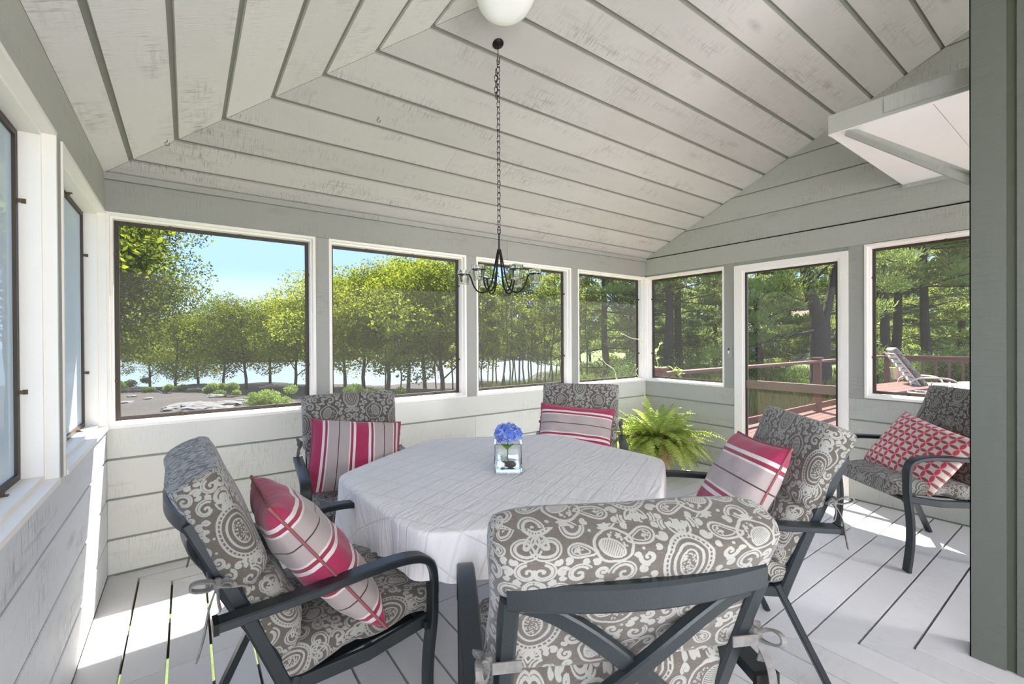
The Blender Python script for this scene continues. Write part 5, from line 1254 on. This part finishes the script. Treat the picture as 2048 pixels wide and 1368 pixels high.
# lounge chairs
def lounger(label, px, d, deg, recl):
    p = at(px, d); t = thing('deck_lounger', label, 'lounger', (p.x, p.y, -.01), math.radians(deg), 'beige deck loungers')
    for s in (-1, 1):
        obj('side_rail', MB().tube([(-.25, .33*s, .36), (1.35, .33*s, .36)], .016, 8), m_beige, t)
        obj('leg', MB().tube([(1.25, .33*s, .36), (1.32, .33*s, .016)], .015, 8), m_beige, t); obj('leg', MB().tube([(-.10, .33*s, .36), (-.30, .33*s, .016)], .015, 8), m_beige, t)
        obj('leg', MB().tube([(.12, .33*s, .52), (-.02, .33*s, .016)], .015, 8), m_beige, t)
        obj('armrest', MB().tube(smooth([(-.22, .36*s, .40), (-.18, .36*s, .56), (.05, .36*s, .60), (.45, .36*s, .58), (.52, .36*s, .38)], 2), .016, 8), m_beige, t, True)
    obj('cross_tube', MB().tube([(-.26, -.33, .12), (-.26, .33, .12)], .012, 6), m_beige, t)
    bx, bz = -math.cos(recl), math.sin(recl)
    fr2 = MB()
    for s in (-1, 1): fr2.tube([(0, .28*s, .37), (bx*.80, .28*s, .37+bz*.80)], .015, 8)
    fr2.tube([(bx*.80, -.28, .37+bz*.80), (bx*.80, .28, .37+bz*.80)], .015, 8); obj('back_frame', fr2, m_beige, t)
    for k in range(7): q = .10+.105*k; obj('back_slat', MB().box((bx*q-.002, -.27, .37+bz*q-.03), (bx*q+.004, .27, .37+bz*q+.03)), m_white, t)
    nrm_ = Vector((bz, 0, -bx)); b0_ = Vector((0, 0, .42))+nrm_*.0
    obj('back_cushion', cushion(lerp_path([(.02+.05, .43), (bx*.86+.05, .43+bz*.86)], 26), .52, .09, [(.42, .3, .02)], seed=5), None, t)
    obj('seat_cushion', MB().box((.08, -.27, .385), (1.30, .27, .46)), m_white, t); return t
lounger('beige slatted lounger with a reclined patterned cushion on the deck', 1835, 8.9, -62, 1.0)
lounger('second beige lounger lower at the right of the deck window', 1960, 7.4, 190, .12)
st = at(1850, 7.7); tbz = .42
sd_t = thing('side_table', 'small round beige table beside the deck lounger', 'table', (st.x, st.y, -.01))
obj('table_ring', MB().tube([(.24*math.cos(2*PI*i/28), .24*math.sin(2*PI*i/28), tbz) for i in range(29)], .014, 6, False), m_beige, sd_t, True); obj('tabletop', MB().lathe([(.001, tbz), (.235, tbz), (.235, tbz+.006), (.001, tbz+.006)], 24), glassm('table_glass', (.9, .95, .95)), sd_t)
for k in range(3): a = k*2.1; obj('table_leg', MB().tube([(.22*math.cos(a), .22*math.sin(a), tbz), (.20*math.cos(a), .20*math.sin(a), .01)], .011, 6), m_beige, sd_t)
# neighbouring house among the pines
hp = at(1600, 44); hz = gz_(hp.x, hp.y)
hs = thing('neighbour_house', 'brown roofed house half hidden among the pines', 'house', (hp.x, hp.y, hz), math.radians(-40))
obj('house_wall', MB().box((-7, -3, 0), (7, 3, 3.0)), plain('house_siding', (.30, .29, .29), .8), hs)
obj('roof', MB().prism([(-7.5, -3.6, 2.9), (-7.5, 3.6, 2.9), (-7.5, 0, 5.4)], (15, 0, 0)), plain('house_roof', (.26, .19, .16), .9, noise=.2, nscale=2), hs)
obj('chimney', MB().box((2, -.5, 4.6), (2.9, .4, 6.3)), plain('house_brick', (.36, .22, .17), .9), hs)
for k in range(4): wf = obj('window', MB().box((-5+3*k, -3.06, 1.0), (-3.9+3*k, -3.0, 2.4)), m_white, hs); obj('pane', MB().box((-4.9+3*k, -3.09, 1.1), (-4.0+3*k, -3.06, 2.3)), plain('dark_pane', (.04, .05, .06), .1), wf)
# climbing vine outside the far corner
vn = thing('climbing_vine', 'pale twining vine with yellow green leaves outside the far corner', 'vine', (0, 0, 0))
def vp(px, py, d):
    l = (px-1024)/F*d; q = Vector((fw.x, fw.y, 0))*d+side*l; q.z = 1.35-(py-680)/F*d; return q
r = random.Random(2)
for path in ([(1232, 757, 5.15), (1230, 742, 5.15), (1222, 735, 5.15), (1210, 728, 5.15), (1203, 716, 5.15)], [(1278, 680, 5.2), (1262, 678, 5.2), (1248, 670, 5.2), (1240, 667, 5.2), (1247, 671, 5.2)], [(1312, 762, 5.6), (1318, 735, 5.6), (1310, 712, 5.6), (1320, 690, 5.6)], [(1330, 758, 5.7), (1345, 745, 5.7), (1352, 735, 5.7)], [(1278, 757, 5.2), (1270, 745, 5.2), (1276, 737, 5.2)]):
    pts = smooth([vp(*q) for q in path], 2); obj('vine_stem', MB().tube(pts, .004, 5), plain('vine_stem', (.60, .62, .42), .7) if 'vine_stem' not in bpy.data.materials else bpy.data.materials['vine_stem'], vn, True)
    for q in pts[::2]:
        if path[0][0] > 1300 or q is pts[0]:
            o = obj('leaf', leaf_mesh(.085, .025, .3), m_vine, vn); o.location = q; o.rotation_euler = (r.uniform(-.6, .6), r.uniform(-1, .5), r.uniform(0, 6.3))
for k in range(26):
    q = vp(r.uniform(1303, 1360), r.uniform(738, 765), 5.65); o = obj('leaf', leaf_mesh(.09, .028, .3), m_vine, vn); o.location = q; o.rotation_euler = (r.uniform(-.6, .6), r.uniform(-1, .5), r.uniform(0, 6.3))
bxo = at(1330, 5.65)
pb = thing('window_box', 'red planter box holding the vine outside the far corner', 'planter', (bxo.x, bxo.y, .70), math.radians(0))
obj('box_body', MB().box((-.25, -.12, -.72-.0), (.25, .12, .14)), m_redwood, pb); obj('potting_soil', MB().box((-.23, -.10, .14), (.23, .10, .146)), m_soil, pb)
